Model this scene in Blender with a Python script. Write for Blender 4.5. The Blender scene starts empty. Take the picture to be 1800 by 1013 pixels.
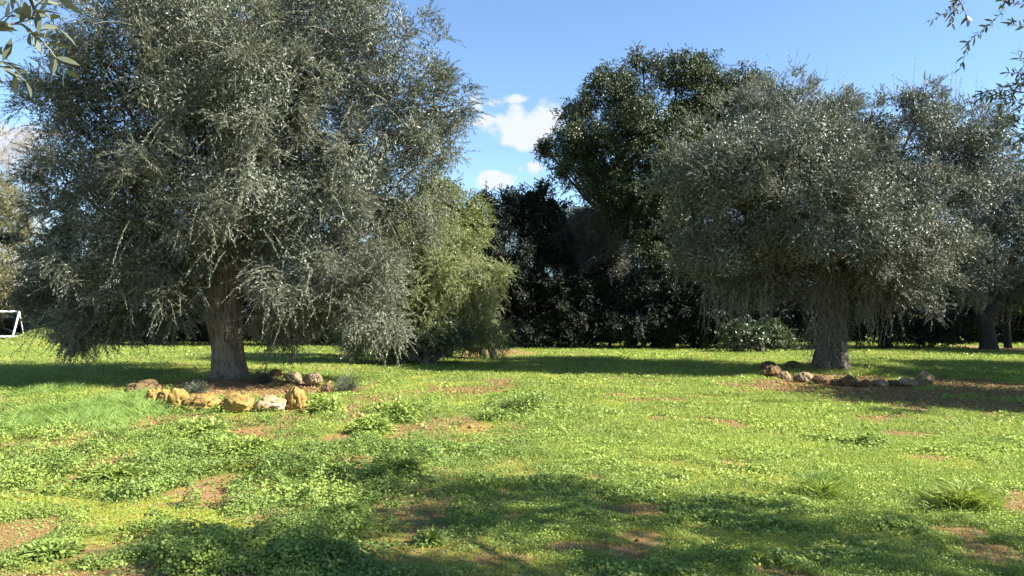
import bpy, math, random
import numpy as np
PI = math.pi
# ------------------------------------------------------------------ camera, sky, sun, exposure
FPX, HOR, CAMZ = 1350.0, 548.0, 1.6            # focal length and horizon in 1800 px units, eye height in metres
SUN_EL, SUN_DIR = math.radians(37.0), (0.972, -0.235)
scene = bpy.context.scene
cam_d = bpy.data.cameras.new("camera"); cam = bpy.data.objects.new("camera", cam_d)
scene.collection.objects.link(cam); scene.camera = cam
cam_d.sensor_width = 36.0; cam_d.lens = 36.0 * FPX / 1800.0
cam_d.clip_start = 0.05; cam_d.clip_end = 5000.0
PITCH = math.atan((HOR - 506.5) / FPX)
cam.location = (0, 0, CAMZ); cam.rotation_euler = (PI / 2 + PITCH, 0, 0)

sun_l = bpy.data.lights.new("sun", 'SUN'); sun_o = bpy.data.objects.new("sun", sun_l)
scene.collection.objects.link(sun_o)
sun_l.energy = 5.0; sun_l.angle = math.radians(0.53); sun_l.color = (1.0, 0.95, 0.86)
_h = math.hypot(*SUN_DIR)
sv = np.array([SUN_DIR[0] / _h * math.cos(SUN_EL), SUN_DIR[1] / _h * math.cos(SUN_EL), math.sin(SUN_EL)])
sun_o.rotation_euler = (PI / 2 - SUN_EL, 0, math.atan2(sv[1], sv[0]) + PI / 2)

world = bpy.data.worlds.new("World"); scene.world = world; world.use_nodes = True
def build_world():
    nt = world.node_tree; n = nt.nodes; l = nt.links; n.clear()
    out = n.new('ShaderNodeOutputWorld')
    sky = n.new('ShaderNodeTexSky'); sky.sky_type = 'NISHITA'; sky.sun_disc = False
    sky.sun_elevation = SUN_EL; sky.sun_rotation = math.atan2(sv[0], sv[1])
    sky.air_density = 1.0; sky.dust_density = 0.0; sky.ozone_density = 4.5; sky.altitude = 50
    bg = n.new('ShaderNodeBackground'); bg.inputs[1].default_value = 0.067
    l.new(sky.outputs[0], bg.inputs[0])
    # small fair-weather clouds, placed by direction in the sky
    tc = n.new('ShaderNodeTexCoord'); sp = n.new('ShaderNodeSeparateXYZ'); l.new(tc.outputs['Generated'], sp.inputs[0])
    def M(op, a, b=None, c=None):
        m = n.new('ShaderNodeMath'); m.operation = op
        for i, v in enumerate((a, b, c)):
            if v is None: continue
            if isinstance(v, (int, float)): m.inputs[i].default_value = v
            else: l.new(v, m.inputs[i])
        return m.outputs[0]
    yy = M('MAXIMUM', sp.outputs[1], 0.05)
    u = M('DIVIDE', sp.outputs[0], yy); v = M('DIVIDE', sp.outputs[2], yy)
    nz = n.new('ShaderNodeTexNoise'); nz.inputs['Scale'].default_value = 34; nz.inputs['Detail'].default_value = 7; nz.inputs['Roughness'].default_value = 0.58
    l.new(tc.outputs['Generated'], nz.inputs['Vector'])
    blobs = [(925, 218, 62, 24, 1.0), (912, 212, 26, 28, .95), (932, 240, 40, 22, 1.0), (880, 210, 40, 12, .75), (968, 205, 26, 34, .8), (905, 172, 30, 10, .5), (872, 178, 26, 9, .42), (925, 296, 30, 9, .4), (860, 214, 34, 8, .6),
             (868, 316, 36, 15, .85), (935, 295, 24, 16, .55), (20, 262, 90, 60, .45), (832, 178, 18, 22, .5), (-130, 330, 130, 60, .4)]
    tot = None
    for px, py, rx, ry, s in blobs:
        du = M('MULTIPLY', M('SUBTRACT', u, (px - 900) / FPX), FPX / rx)
        dv = M('MULTIPLY', M('SUBTRACT', v, (HOR - py) / FPX), FPX / ry)
        q = M('SUBTRACT', s, M('MULTIPLY', M('ADD', M('MULTIPLY', du, du), M('MULTIPLY', dv, dv)), 0.55))
        tot = q if tot is None else M('MAXIMUM', tot, q)
    val = M('ADD', tot, M('MULTIPLY', M('SUBTRACT', nz.outputs[0], 0.5), 2.5))
    mr = n.new('ShaderNodeMapRange'); mr.interpolation_type = 'SMOOTHSTEP'
    mr.inputs[1].default_value = 0.0; mr.inputs[2].default_value = 0.7; mr.inputs[4].default_value = 0.95
    l.new(val, mr.inputs[0])
    fac = M('MULTIPLY', mr.outputs[0], M('GREATER_THAN', sp.outputs[1], 0.1))
    cb = n.new('ShaderNodeBackground'); cb.inputs[0].default_value = (0.86, 0.90, 1.0, 1); cb.inputs[1].default_value = 0.285
    mx = n.new('ShaderNodeMixShader'); l.new(fac, mx.inputs[0]); l.new(bg.outputs[0], mx.inputs[1]); l.new(cb.outputs[0], mx.inputs[2])
    l.new(mx.outputs[0], out.inputs[0])
build_world()
vs = scene.view_settings; vs.view_transform = 'Standard'; vs.look = 'None'; vs.exposure = 1.93; vs.gamma = 1.0; vs.use_curve_mapping = False
scene.render.engine = 'CYCLES'
scene.cycles.max_bounces = 6; scene.cycles.diffuse_bounces = 3; scene.cycles.glossy_bounces = 2; scene.cycles.transmission_bounces = 3; scene.cycles.transparent_max_bounces = 4

# ------------------------------------------------------------------ helpers
def at(px, py, Y):
    """World point that lies at depth Y (metres north of the camera) in the direction seen at px,py of the photo."""
    x = (px - 900) / FPX; z = -(py - 506.5) / FPX
    c, s = math.cos(PITCH), math.sin(PITCH)
    dy, dz = c - z * s, s + z * c
    return np.array([x / dy * Y, Y, CAMZ + dz / dy * Y])
def gnd(px, py):
    x = (px - 900) / FPX; z = -(py - 506.5) / FPX
    c, s = math.cos(PITCH), math.sin(PITCH)
    dy, dz = c - z * s, s + z * c
    Y = -CAMZ / dz * dy
    return np.array([x / dy * Y, Y, 0.0])
def norm(v): return v / np.maximum(np.linalg.norm(v, axis=-1, keepdims=True), 1e-9)
def _hash(i, j, k, seed):
    h = (i.astype(np.int64) * 374761393 + j.astype(np.int64) * 668265263 + k.astype(np.int64) * 1274126177 + seed * 974711) & 0xFFFFFFFF
    h = ((h ^ (h >> 13)) * 1274126177) & 0xFFFFFFFF
    h = ((h ^ (h >> 16)) * 2246822519) & 0xFFFFFFFF
    return ((h ^ (h >> 15)) & 0xFFFFFF) / float(0xFFFFFF)
def noise2(x, y, seed=0):
    xi, yi = np.floor(x), np.floor(y); a, b = x - xi, y - yi
    a = a * a * (3 - 2 * a); b = b * b * (3 - 2 * b); z = np.zeros_like(xi)
    h = lambda i, j: _hash(i, j, z, seed)
    return (h(xi, yi) * (1 - a) + h(xi + 1, yi) * a) * (1 - b) + (h(xi, yi + 1) * (1 - a) + h(xi + 1, yi + 1) * a) * b
def noise3(p, seed=0):
    i = np.floor(p); f = p - i; f = f * f * (3 - 2 * f); r = 0
    for dx in (0, 1):
        for dy in (0, 1):
            for dz in (0, 1):
                w = (f[..., 0] if dx else 1 - f[..., 0]) * (f[..., 1] if dy else 1 - f[..., 1]) * (f[..., 2] if dz else 1 - f[..., 2])
                r = r + w * _hash(i[..., 0] + dx, i[..., 1] + dy, i[..., 2] + dz, seed)
    return r
def fbm2(x, y, seed=0, o=3):
    r, a, t = 0, 1.0, 0
    for k in range(o):
        r = r + a * noise2(x * 2 ** k, y * 2 ** k, seed + 17 * k); t += a; a *= .5
    return r / t
def fbm3(p, seed=0, o=3):
    r, a, t = 0, 1.0, 0
    for k in range(o):
        r = r + a * noise3(p * 2 ** k, seed + 17 * k); t += a; a *= .5
    return r / t
def smooth(e0, e1, x):
    t = np.clip((x - e0) / (e1 - e0), 0, 1); return t * t * (3 - 2 * t)
def rdir(rng, n):
    return norm(rng.normal(size=(n, 3)))

def make_mesh(name, V, faces, mats, attrs=None, parent=None, smooth_shade=False):
    """V (n,3); faces list of (int array (m,k), material index)."""
    me = bpy.data.meshes.new(name)
    V = np.ascontiguousarray(V, dtype=np.float32)
    me.vertices.add(len(V)); me.vertices.foreach_set("co", V.ravel())
    loops = np.concatenate([f.ravel() for f, _ in faces]).astype(np.int32)
    sizes = np.concatenate([np.full(len(f), f.shape[1], np.int32) for f, _ in faces])
    mi = np.concatenate([np.full(len(f), m, np.int32) for f, m in faces])
    starts = np.concatenate([[0], np.cumsum(sizes)[:-1]]).astype(np.int32)
    me.loops.add(len(loops)); me.loops.foreach_set("vertex_index", loops)
    me.polygons.add(len(sizes)); me.polygons.foreach_set("loop_start", starts)
    me.polygons.foreach_set("material_index", mi)
    if smooth_shade: me.polygons.foreach_set("use_smooth", np.ones(len(sizes), bool))
    me.update(calc_edges=True)
    for m in mats: me.materials.append(m)
    for an, av in (attrs or {}).items():
        a = me.attributes.new(an, 'FLOAT', 'POINT'); a.data.foreach_set("value", np.ascontiguousarray(av, dtype=np.float32))
    o = bpy.data.objects.new(name, me); scene.collection.objects.link(o)
    if parent: o.parent = parent; o.matrix_parent_inverse = parent.matrix_basis.inverted()
    return o
def tag(o, label, cat, group=None, kind=None):
    if label: o['label'] = label
    if cat: o['category'] = cat
    if group: o['group'] = group
    if kind: o['kind'] = kind
    return o
def thing(name, label, cat, loc, group=None):
    o = bpy.data.objects.new(name, None); scene.collection.objects.link(o)
    o.location = [float(v) for v in loc]; o.empty_display_size = 0.3
    return tag(o, label, cat, group)

class Foliage:
    """Collects leaf blades and twig tubes, then links them as ONE mesh."""
    def __init__(s): s.V = []; s.F = []; s.T = []; s.n = 0
    def _push(s, V, F, m, T):
        s.V.append(V.reshape(-1, 3)); s.F.append((F + s.n, m)); s.T.append(T); s.n += len(V.reshape(-1, 3))
    def leaves(s, P, D, N, L, W, tint, shape='rhomb', fold=.18, bend=0.0):
        n = len(P); D = norm(D); S = norm(np.cross(D, N)); N = np.cross(S, D)
        L = np.broadcast_to(L, (n,)); W = np.broadcast_to(W, (n,))
        if shape == 'rhomb': tpl = [(0, 0), (.48, .5), (1, 0), (.48, -.5)]
        elif shape == 'blade': tpl = [(0, .5), (1, 0), (0, -.5)]
        elif shape == 'hex': tpl = [(0, 0), (.3, .5), (.72, .42), (1, 0), (.72, -.42), (.3, -.5)]
        elif shape == 'round': tpl = [(0, 0), (.25, .48), (.75, .5), (1, 0), (.75, -.5), (.25, -.48)]
        else: tpl = [(0, 0), (.18, .3), (.42, .5), (.7, .4), (1, 0), (.7, -.4), (.42, -.5), (.18, -.3)]
        V = np.stack([P + D * (L * u)[:, None] + S * (W * v)[:, None] + N * (fold * abs(v) * 2 * W * .5 - bend * L * u * u)[:, None] for u, v in tpl], 1)
        k = len(tpl); F = np.arange(n * k).reshape(n, k)
        s._push(V, F, 0, np.repeat(tint, k))
    def tubes(s, C, R, m=1, sides=3, tint=.5):
        """C (n,k,3) centre lines, R (n,k) radii."""
        n, k = C.shape[:2]
        T = norm(np.gradient(C, axis=1)); up = np.array([.31, .17, .93])
        A = norm(np.cross(T, up)); B = np.cross(T, A)
        an = np.arange(sides) * 2 * PI / sides
        V = C[:, :, None, :] + R[:, :, None, None] * (A[:, :, None, :] * np.cos(an)[None, None, :, None] + B[:, :, None, :] * np.sin(an)[None, None, :, None])
        idx = np.arange(n * k * sides).reshape(n, k, sides); nx = np.roll(idx, -1, axis=2)
        F = np.stack([idx[:, :-1], nx[:, :-1], nx[:, 1:], idx[:, 1:]], -1).reshape(-1, 4)
        s._push(V, F, m, np.full(n * k * sides, tint))
    def shoots(s, rng, O, Vd, L, K, leafL, leafW, droop=.25, open_=.9, twig=.0035, tint=None, shape='rhomb', upn=.8, out=None, leafvar=.25, segs=4, fold=.18, start=.12):
        n = len(O); Vd = norm(Vd); L = np.broadcast_to(L, (n,)).astype(float)
        side = norm(np.cross(Vd, rdir(rng, n))); bow = rng.uniform(-.12, .12, n)
        def pt(t):
            return O[:, None] + Vd[:, None] * (L[:, None] * t)[..., None] + side[:, None] * (bow[:, None] * L[:, None] * t * t)[..., None] - np.array([0, 0, 1.]) * (droop * L[:, None] * t * t)[..., None]
        t = np.linspace(start, 1, K)[None] * np.ones((n, 1)) + rng.uniform(-.5, .5, (n, K)) / K * .9; t = np.clip(t, .03, 1)
        P = pt(t); T = norm(pt(t + .02) - P)
        A = norm(np.cross(T, side[:, None] + 1e-3)); B = np.cross(T, A)
        ph = (np.arange(K) // 2 * PI / 2 + np.arange(K) % 2 * PI)[None] + rng.uniform(0, 2 * PI, (n, 1)) + rng.normal(0, .35, (n, K))
        R = A * np.cos(ph)[..., None] + B * np.sin(ph)[..., None]
        op = open_ * (1 - .45 * t) * rng.uniform(.6, 1.3, (n, K))
        D = norm(T + R * op[..., None] + rng.normal(0, .15, (n, K, 3)))
        N = np.array([0, 0, 1.]) * upn + rng.normal(0, .55, (n, K, 3)) + T * .5
        if out is not None: N = N + out[:, None] * .5
        LL = leafL * rng.uniform(1 - leafvar, 1 + leafvar, (n, K)) * (1 - .25 * t); WW = leafW * rng.uniform(.8, 1.2, (n, K))
        tn = (rng.uniform(0, 1, n) if tint is None else tint)[:, None] + rng.normal(0, .12, (n, K))
        s.leaves(P.reshape(-1, 3), D.reshape(-1, 3), N.reshape(-1, 3), LL.ravel(), WW.ravel(), np.clip(tn, 0, 1).ravel(), shape, fold)
        if twig:
            tt = np.linspace(0, 1, segs)[None] * np.ones((n, 1))
            s.tubes(pt(tt), twig * (1 - .6 * tt))
    def build(s, name, mats, parent=None):
        return make_mesh(name, np.concatenate(s.V), s.F, mats, {'tint': np.concatenate(s.T)}, parent)

# ------------------------------------------------------------------ materials
def new_mat(name):
    m = bpy.data.materials.new(name); m.use_nodes = True; nt = m.node_tree
    b = nt.nodes['Principled BSDF']; return m, nt, nt.nodes, nt.links, b
def mixc(n, l, f, a, b, mode='MIX'):
    x = n.new('ShaderNodeMix'); x.data_type = 'RGBA'; x.blend_type = mode
    for s, v in ((x.inputs[0], f), (x.inputs[6], a), (x.inputs[7], b)):
        if isinstance(v, (int, float)): s.default_value = v
        elif isinstance(v, tuple): s.default_value = (*v, 1) if len(v) == 3 else v
        else: l.new(v, s)
    return x.outputs[2]
def leaf_mat(name, a, b, under=None, rough=.42, trans=.28, tcol=None, spec=.5):
    K = .86; a, b = tuple(v * K for v in a), tuple(v * K for v in b); under = under and tuple(v * K for v in under); tcol = tcol and tuple(v * K for v in tcol)
    m, nt, n, l, p = new_mat(name)
    at_ = n.new('ShaderNodeAttribute'); at_.attribute_name = 'tint'
    col = mixc(n, l, at_.outputs['Fac'], a, b)
    if under:
        g = n.new('ShaderNodeNewGeometry'); col2 = mixc(n, l, g.outputs['Backfacing'], col, under)
    else: col2 = col
    l.new(col2, p.inputs['Base Color']); p.inputs['Roughness'].default_value = rough
    p.inputs['Specular IOR Level'].default_value = spec
    tr = n.new('ShaderNodeBsdfTranslucent')
    tc = tcol or tuple(min(1, x * k) for x, k in zip(b, (1.5, 1.7, .9)))
    l.new(mixc(n, l, .55, col, tc), tr.inputs[0])
    mx = n.new('ShaderNodeMixShader'); mx.inputs[0].default_value = trans
    l.new(p.outputs[0], mx.inputs[1]); l.new(tr.outputs[0], mx.inputs[2])
    l.new(mx.outputs[0], n['Material Output'].inputs[0]); return m
def bark_mat(name, a, b, c, scale=9, bump=.6, lichen=None):
    m, nt, n, l, p = new_mat(name)
    tc = n.new('ShaderNodeTexCoord'); mp = n.new('ShaderNodeMapping'); mp.inputs['Scale'].default_value = (1, 1, .16)
    l.new(tc.outputs['Object'], mp.inputs[0])
    n1 = n.new('ShaderNodeTexNoise'); n1.inputs['Scale'].default_value = scale * 2.2; n1.inputs['Detail'].default_value = 9; n1.inputs['Roughness'].default_value = .68; n1.inputs['Distortion'].default_value = .7
    l.new(mp.outputs[0], n1.inputs['Vector'])
    n2 = n.new('ShaderNodeTexNoise'); n2.inputs['Scale'].default_value = 3.3; n2.inputs['Detail'].default_value = 5; l.new(tc.outputs['Object'], n2.inputs['Vector'])
    r = n.new('ShaderNodeValToRGB'); r.color_ramp.elements[0].position = .36; r.color_ramp.elements[0].color = (*a, 1)
    r.color_ramp.elements[1].position = .66; r.color_ramp.elements[1].color = (*b, 1); l.new(n1.outputs[0], r.inputs[0])
    r2 = n.new('ShaderNodeValToRGB'); r2.color_ramp.elements[0].position = .52; r2.color_ramp.elements[1].position = .66; l.new(n2.outputs[0], r2.inputs[0])
    col = mixc(n, l, r2.outputs[0], r.outputs[0], c)
    l.new(col, p.inputs['Base Color']); p.inputs['Roughness'].default_value = .9; p.inputs['Specular IOR Level'].default_value = .2
    bp = n.new('ShaderNodeBump'); bp.inputs['Strength'].default_value = bump; bp.inputs['Distance'].default_value = .05
    l.new(n1.outputs[0], bp.inputs['Height']); l.new(bp.outputs[0], p.inputs['Normal']); return m
def flat_mat(name, c, rough=.8, spec=.3):
    m, nt, n, l, p = new_mat(name); p.inputs['Base Color'].default_value = (*c, 1); p.inputs['Roughness'].default_value = rough
    p.inputs['Specular IOR Level'].default_value = spec; return m

M_OLIVE = leaf_mat('olive_leaf', (.050, .061, .036), (.122, .137, .085), under=(.23, .25, .205), rough=.5, trans=.06, spec=.35)
M_OLIVE2 = leaf_mat('olive_leaf_grey', (.062, .075, .048), (.145, .160, .108), under=(.26, .28, .24), rough=.5, trans=.06, spec=.35)
M_TWIG = flat_mat('olive_twig', (.20, .18, .125), .8)
M_DTWIG = flat_mat('dark_twig', (.10, .085, .06), .85)
M_GTWIG = flat_mat('grey_twig', (.24, .21, .18), .85)
M_BARK = bark_mat('olive_bark', (.045, .035, .026), (.30, .245, .185), (.20, .17, .135), 8, .8)
M_BARK2 = bark_mat('grey_bark', (.035, .03, .025), (.16, .14, .115), (.10, .09, .075), 8, .7)
M_BARK3 = bark_mat('shaded_bark', (.02, .016, .012), (.085, .07, .055), (.05, .045, .035), 8, .7)  # far olive's bark, darkened to carry the shade it stands in
M_CAROB = leaf_mat('carob_leaf', (.018, .030, .010), (.074, .100, .022), rough=.5, trans=.08)
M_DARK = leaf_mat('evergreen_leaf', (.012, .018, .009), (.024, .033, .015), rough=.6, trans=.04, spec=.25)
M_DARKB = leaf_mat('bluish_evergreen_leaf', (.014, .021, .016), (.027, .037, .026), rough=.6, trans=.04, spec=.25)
M_GLOSS = leaf_mat('laurel_leaf', (.045, .07, .03), (.10, .135, .065), rough=.35, trans=.12, spec=.5)
M_PALE = leaf_mat('pale_needle_leaf', (.15, .18, .065), (.28, .31, .115), rough=.55, trans=.25)
M_YEL = leaf_mat('yellow_green_leaf', (.09, .115, .03), (.18, .205, .05), rough=.5, trans=.3)
M_GREYL = leaf_mat('grey_dry_leaf', (.17, .18, .13), (.28, .285, .21), rough=.7, trans=.1)
M_BRN = leaf_mat('olive_brown_leaf', (.13, .125, .05), (.24, .21, .085), rough=.6, trans=.2)
M_WEED = leaf_mat('weed_leaf', (.165, .24, .055), (.39, .485, .095), rough=.6, trans=.28, tcol=(.28, .44, .05), spec=.35)
M_GRASS = leaf_mat('grass_blade', (.195, .26, .048), (.43, .49, .09), rough=.6, trans=.32, tcol=(.32, .45, .05), spec=.35)
M_TALL = leaf_mat('tall_grass_blade', (.12, .215, .042), (.32, .44, .10), rough=.55, trans=.32, tcol=(.32, .44, .06), spec=.35)
M_LITTER = leaf_mat('dead_leaf', (.14, .085, .045), (.34, .24, .15), rough=.8, trans=.05)

# ------------------------------------------------------------------ ground
def E(px, py, rx, ry, s=1.0):
    c = gnd(px, py); d = c[1]; near, far = gnd(px, py + ry)[1], gnd(px, max(py - ry, HOR + 14))[1]
    return (c[0], (near + far) / 2, rx / FPX * d, (far - near) / 2, s)
SOIL = [E(*a) for a in [(862, 621, 70, 9, 1.1), (812, 687, 82, 9, 1.15), (875, 672, 36, 7, .9), (205, 812, 62, 22, 1.2), (15, 788, 42, 12, 1.1), (30, 945, 100, 34, 1.4), (345, 776, 24, 6), (300, 735, 45, 9, .8), (185, 845, 24, 5, .5),
        (740, 905, 90, 32, .9), (620, 862, 70, 13, .6), (860, 888, 50, 16, .8), (880, 985, 90, 24, .9), (1120, 895, 42, 9), (1030, 962, 70, 9, .9), (230, 1000, 55, 16, .9), (960, 640, 20, 3, .5),
        (1420, 685, 120, 16, 1.1), (1560, 692, 170, 22, 1.2), (1700, 712, 170, 26, 1.2), (1480, 668, 130, 10, 1.0), (1755, 613, 46, 8, 1.3), (1850, 700, 150, 40, 1.2), (1770, 985, 95, 34, 1.1), (1680, 935, 50, 18, .7),
        (580, 722, 70, 9, 1), (650, 698, 50, 8, .8), (420, 690, 175, 16, 1.3), (540, 733, 60, 6, .8), (730, 690, 26, 4, .8), (1120, 795, 36, 5, .8), (1060, 868, 24, 6, .6), (1340, 850, 40, 6, .6),
        (1540, 898, 26, 5, .7), (1130, 608, 260, 2.5, .5), (1350, 615, 120, 4, .5), (360, 905, 60, 6, .5), (560, 800, 60, 7, .4), (110, 828, 50, 6, .5), (1250, 700, 60, 5, .3)]]
MOSS = [E(*a) for a in [(690, 776, 62, 13, 1), (775, 985, 95, 22, 1.1), (700, 952, 60, 18, .9), (850, 752, 46, 12, .9), (560, 828, 90, 12, .8), (330, 800, 50, 10, .5), (1000, 742, 80, 12, .6), (1150, 612, 280, 3, .7),
        (560, 650, 70, 8, .5), (720, 665, 70, 8, .6), (1720, 700, 80, 8, .4), (1290, 640, 100, 8, .3), (1500, 622, 100, 6, .4), (1610, 905, 60, 8, .6)]]
TALL = [E(*a) for a in [(130, 740, 170, 36, 1.0), (215, 715, 80, 20, 1.0), (1660, 872, 90, 26, .7), (1450, 855, 70, 20, .6), (60, 695, 120, 14, .6)]]
LUSH = [E(*a) for a in [(340, 760, 90, 20, .7), (700, 742, 100, 26, .9), (620, 745, 60, 16, .7), (920, 712, 80, 20, .9), (700, 815, 90, 22, .9), (400, 870, 230, 34, .7), (150, 880, 170, 30, .6), (560, 975, 130, 34, .8),
        (180, 770, 130, 16, .6), (480, 815, 120, 20, .6), (1500, 780, 80, 18, .4), (95, 592, 40, 8, 1.0), (1300, 980, 120, 30, .4), (1000, 900, 100, 20, .5), (300, 950, 110, 24, .6)]]
def emask(E_, x, y, wob=None):
    r = np.zeros_like(x)
    for cx, cy, rx, ry, s in E_:
        d = np.sqrt(((x - cx) / rx) ** 2 + ((y - cy) / ry) ** 2)
        r = np.maximum(r, s * np.clip(1.35 - d * .9, 0, 1.0))
    return r
def gz(x, y):
    b = .05 * (fbm2(x * .35, y * .35, 5, 2) - .5) + .018 * (fbm2(x * 2.3, y * 2.3, 9, 2) - .5)
    mound = .75 * np.exp(-(((x + 23.0) / 1.5) ** 2 + ((y - 38) / 1.8) ** 2))     # overgrown heap behind the big olive
    ring = 0
    for cx, cy, h in ((-6.25, 17.3, .12), (8.75, 21.6, .10)):
        ring = ring + h * np.exp(-(((x - cx) / 1.7) ** 4 + ((y - cy) / 1.3) ** 4))
    return b + mound + ring
def fields(x, y):
    """soil, moss, tall grass, lush weed and height of the green cover at x,y."""
    w = fbm2(x * 1.7, y * 1.7, 31, 3) - .5; w2 = fbm2(x * 4.1, y * 4.1, 77, 3) - .5
    w3 = fbm2(x * 11, y * 11, 177, 2) - .5
    soil = smooth(.42, .86, emask(SOIL, x, y) + 1.3 * w + 1.0 * w2 + .6 * w3)
    left = smooth(1.5, -2.5, x - .05 * (y - 8)) * smooth(17, 10, y)               # the weedy, patchy part of the lawn
    nn = fbm2(x * .9 + 3, y * .9, 51, 4)
    soil = np.maximum(soil, left * smooth(.545, .64, fbm2(x * 1.15, y * 1.15 + 7, 88, 3) + .3 * w2 + .2 * w3))
    soil = np.maximum(soil, smooth(.69, .76, fbm2(x * 1.3, y * 1.3 + 7, 188, 3) + .2 * w2))
    soil = soil * (1 - smooth(3.2, 2.0, np.hypot(x + 23.0, y - 37.5)))
    moss = smooth(.45, .8, emask(MOSS, x, y) + .9 * w + .5 * w2)
    moss = np.maximum(moss, .8 * smooth(.63, .72, fbm2(x * 1.1 + 4, y * 1.1, 388, 3) + .25 * w2))
    moss = np.maximum(moss, left * smooth(.60, .70, fbm2(x * 1.4 + 9, y * 1.4, 288, 3) + .25 * w2))
    tall = smooth(.3, .9, emask(TALL, x, y) + .8 * w)
    lush = np.clip(smooth(.25, .9, emask(LUSH, x, y) + 1.2 * w) + left * smooth(.34, .56, nn) * .85, 0, 1)
    lump = fbm2(x * 3.1, y * 3.1, 61, 3)
    H = .016 + .075 * lump ** 2 + lush * (.02 + .115 * smooth(.32, .72, lump)) + .015 * left
    H = H * (1 - .85 * soil) * (1 - .75 * moss)
    cover = np.clip((1 - .86 * soil) * (1 - .85 * moss), 0, 1)
    return soil, moss, tall, lush, H, cover, left

def build_ground():
    ys = np.concatenate([[-400, -120, -40, -15, -6, -2, 0, 1.5], np.arange(2.5, 12, .07), 12 + np.cumsum(.07 * 1.022 ** np.arange(118))])
    ys = ys[ys < 48]; ys = np.concatenate([ys, [50, 53, 57, 62, 70, 85, 110, 160, 260, 500, 1000, 2400]])
    xa = 9.0 * np.sinh(np.linspace(0, 1.95, 150)) / np.sinh(1.0); xa = xa[xa < 28]
    xp = np.concatenate([xa, [30, 34, 40, 50, 70, 110, 200, 400, 1000, 2400]])
    xs = np.concatenate([-xp[:0:-1], xp])
    X, Y = np.meshgrid(xs, ys); nx, ny = len(xs), len(ys)
    near = smooth(60, 45, np.hypot(X, Y - 10))
    Z = gz(X, Y) * near
    f = fields(X.ravel(), Y.ravel()); V = np.stack([X.ravel(), Y.ravel(), Z.ravel()], 1)
    idx = np.arange(nx * ny).reshape(ny, nx)
    F = np.stack([idx[:-1, :-1], idx[:-1, 1:], idx[1:, 1:], idx[1:, :-1]], -1).reshape(-1, 4)
    m, nt, n, l, p = new_mat('lawn_ground')
    tc = n.new('ShaderNodeTexCoord')
    def nz(sc, d=6, r=.6):
        q = n.new('ShaderNodeTexNoise'); q.inputs['Scale'].default_value = sc; q.inputs['Detail'].default_value = d; q.inputs['Roughness'].default_value = r
        l.new(tc.outputs['Object'], q.inputs['Vector']); return q.outputs[0]
    def ramp(v, a, b):
        q = n.new('ShaderNodeMapRange'); q.inputs[1].default_value = a; q.inputs[2].default_value = b; l.new(v, q.inputs[0]); return q.outputs[0]
    def A(nm):
        q = n.new('ShaderNodeAttribute'); q.attribute_name = nm; return q.outputs['Fac']
    fine, mid, big = nz(60), nz(9), nz(1.3)
    soilc = mixc(n, l, ramp(fine, .3, .7), (.22, .10, .038), (.44, .235, .105))
    soilc = mixc(n, l, ramp(mid, .45, .75), soilc, (.34, .25, .14))
    thatch = mixc(n, l, ramp(fine, .35, .7), (.09, .115, .025), (.21, .25, .05))
    thatch = mixc(n, l, ramp(mid, .5, .8), thatch, (.22, .21, .07))
    mossc = mixc(n, l, ramp(fine, .3, .7), (.20, .24, .018), (.36, .37, .04))
    mossc = mixc(n, l, ramp(mid, .45, .7), mossc, (.36, .27, .09))
    c = mixc(n, l, A('moss'), thatch, mossc)
    c = mixc(n, l, A('soil'), c, mixc(n, l, ramp(nz(22), .5, .62), soilc, (.20, .20, .05)))
    c = mixc(n, l, 1.0, c, (.84, .84, .84), 'MULTIPLY')
    l.new(c, p.inputs['Base Color']); p.inputs['Roughness'].default_value = .95; p.inputs['Specular IOR Level'].default_value = .15
    bp = n.new('ShaderNodeBump'); bp.inputs['Strength'].default_value = .9; bp.inputs['Distance'].default_value = .03
    ad = n.new('ShaderNodeMath'); ad.operation = 'ADD'; l.new(fine, ad.inputs[0]); l.new(mid, ad.inputs[1])
    l.new(ad.outputs[0], bp.inputs['Height']); l.new(bp.outputs[0], p.inputs['Normal'])
    o = make_mesh('ground', V, [(F, 0)], [m], {'soil': f[0], 'moss': np.clip(f[1], 0, 1)}, smooth_shade=True)
    tag(o, 'red brown soil and moss of the lawn under the olive trees', 'ground', kind='structure')
build_ground()

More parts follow.
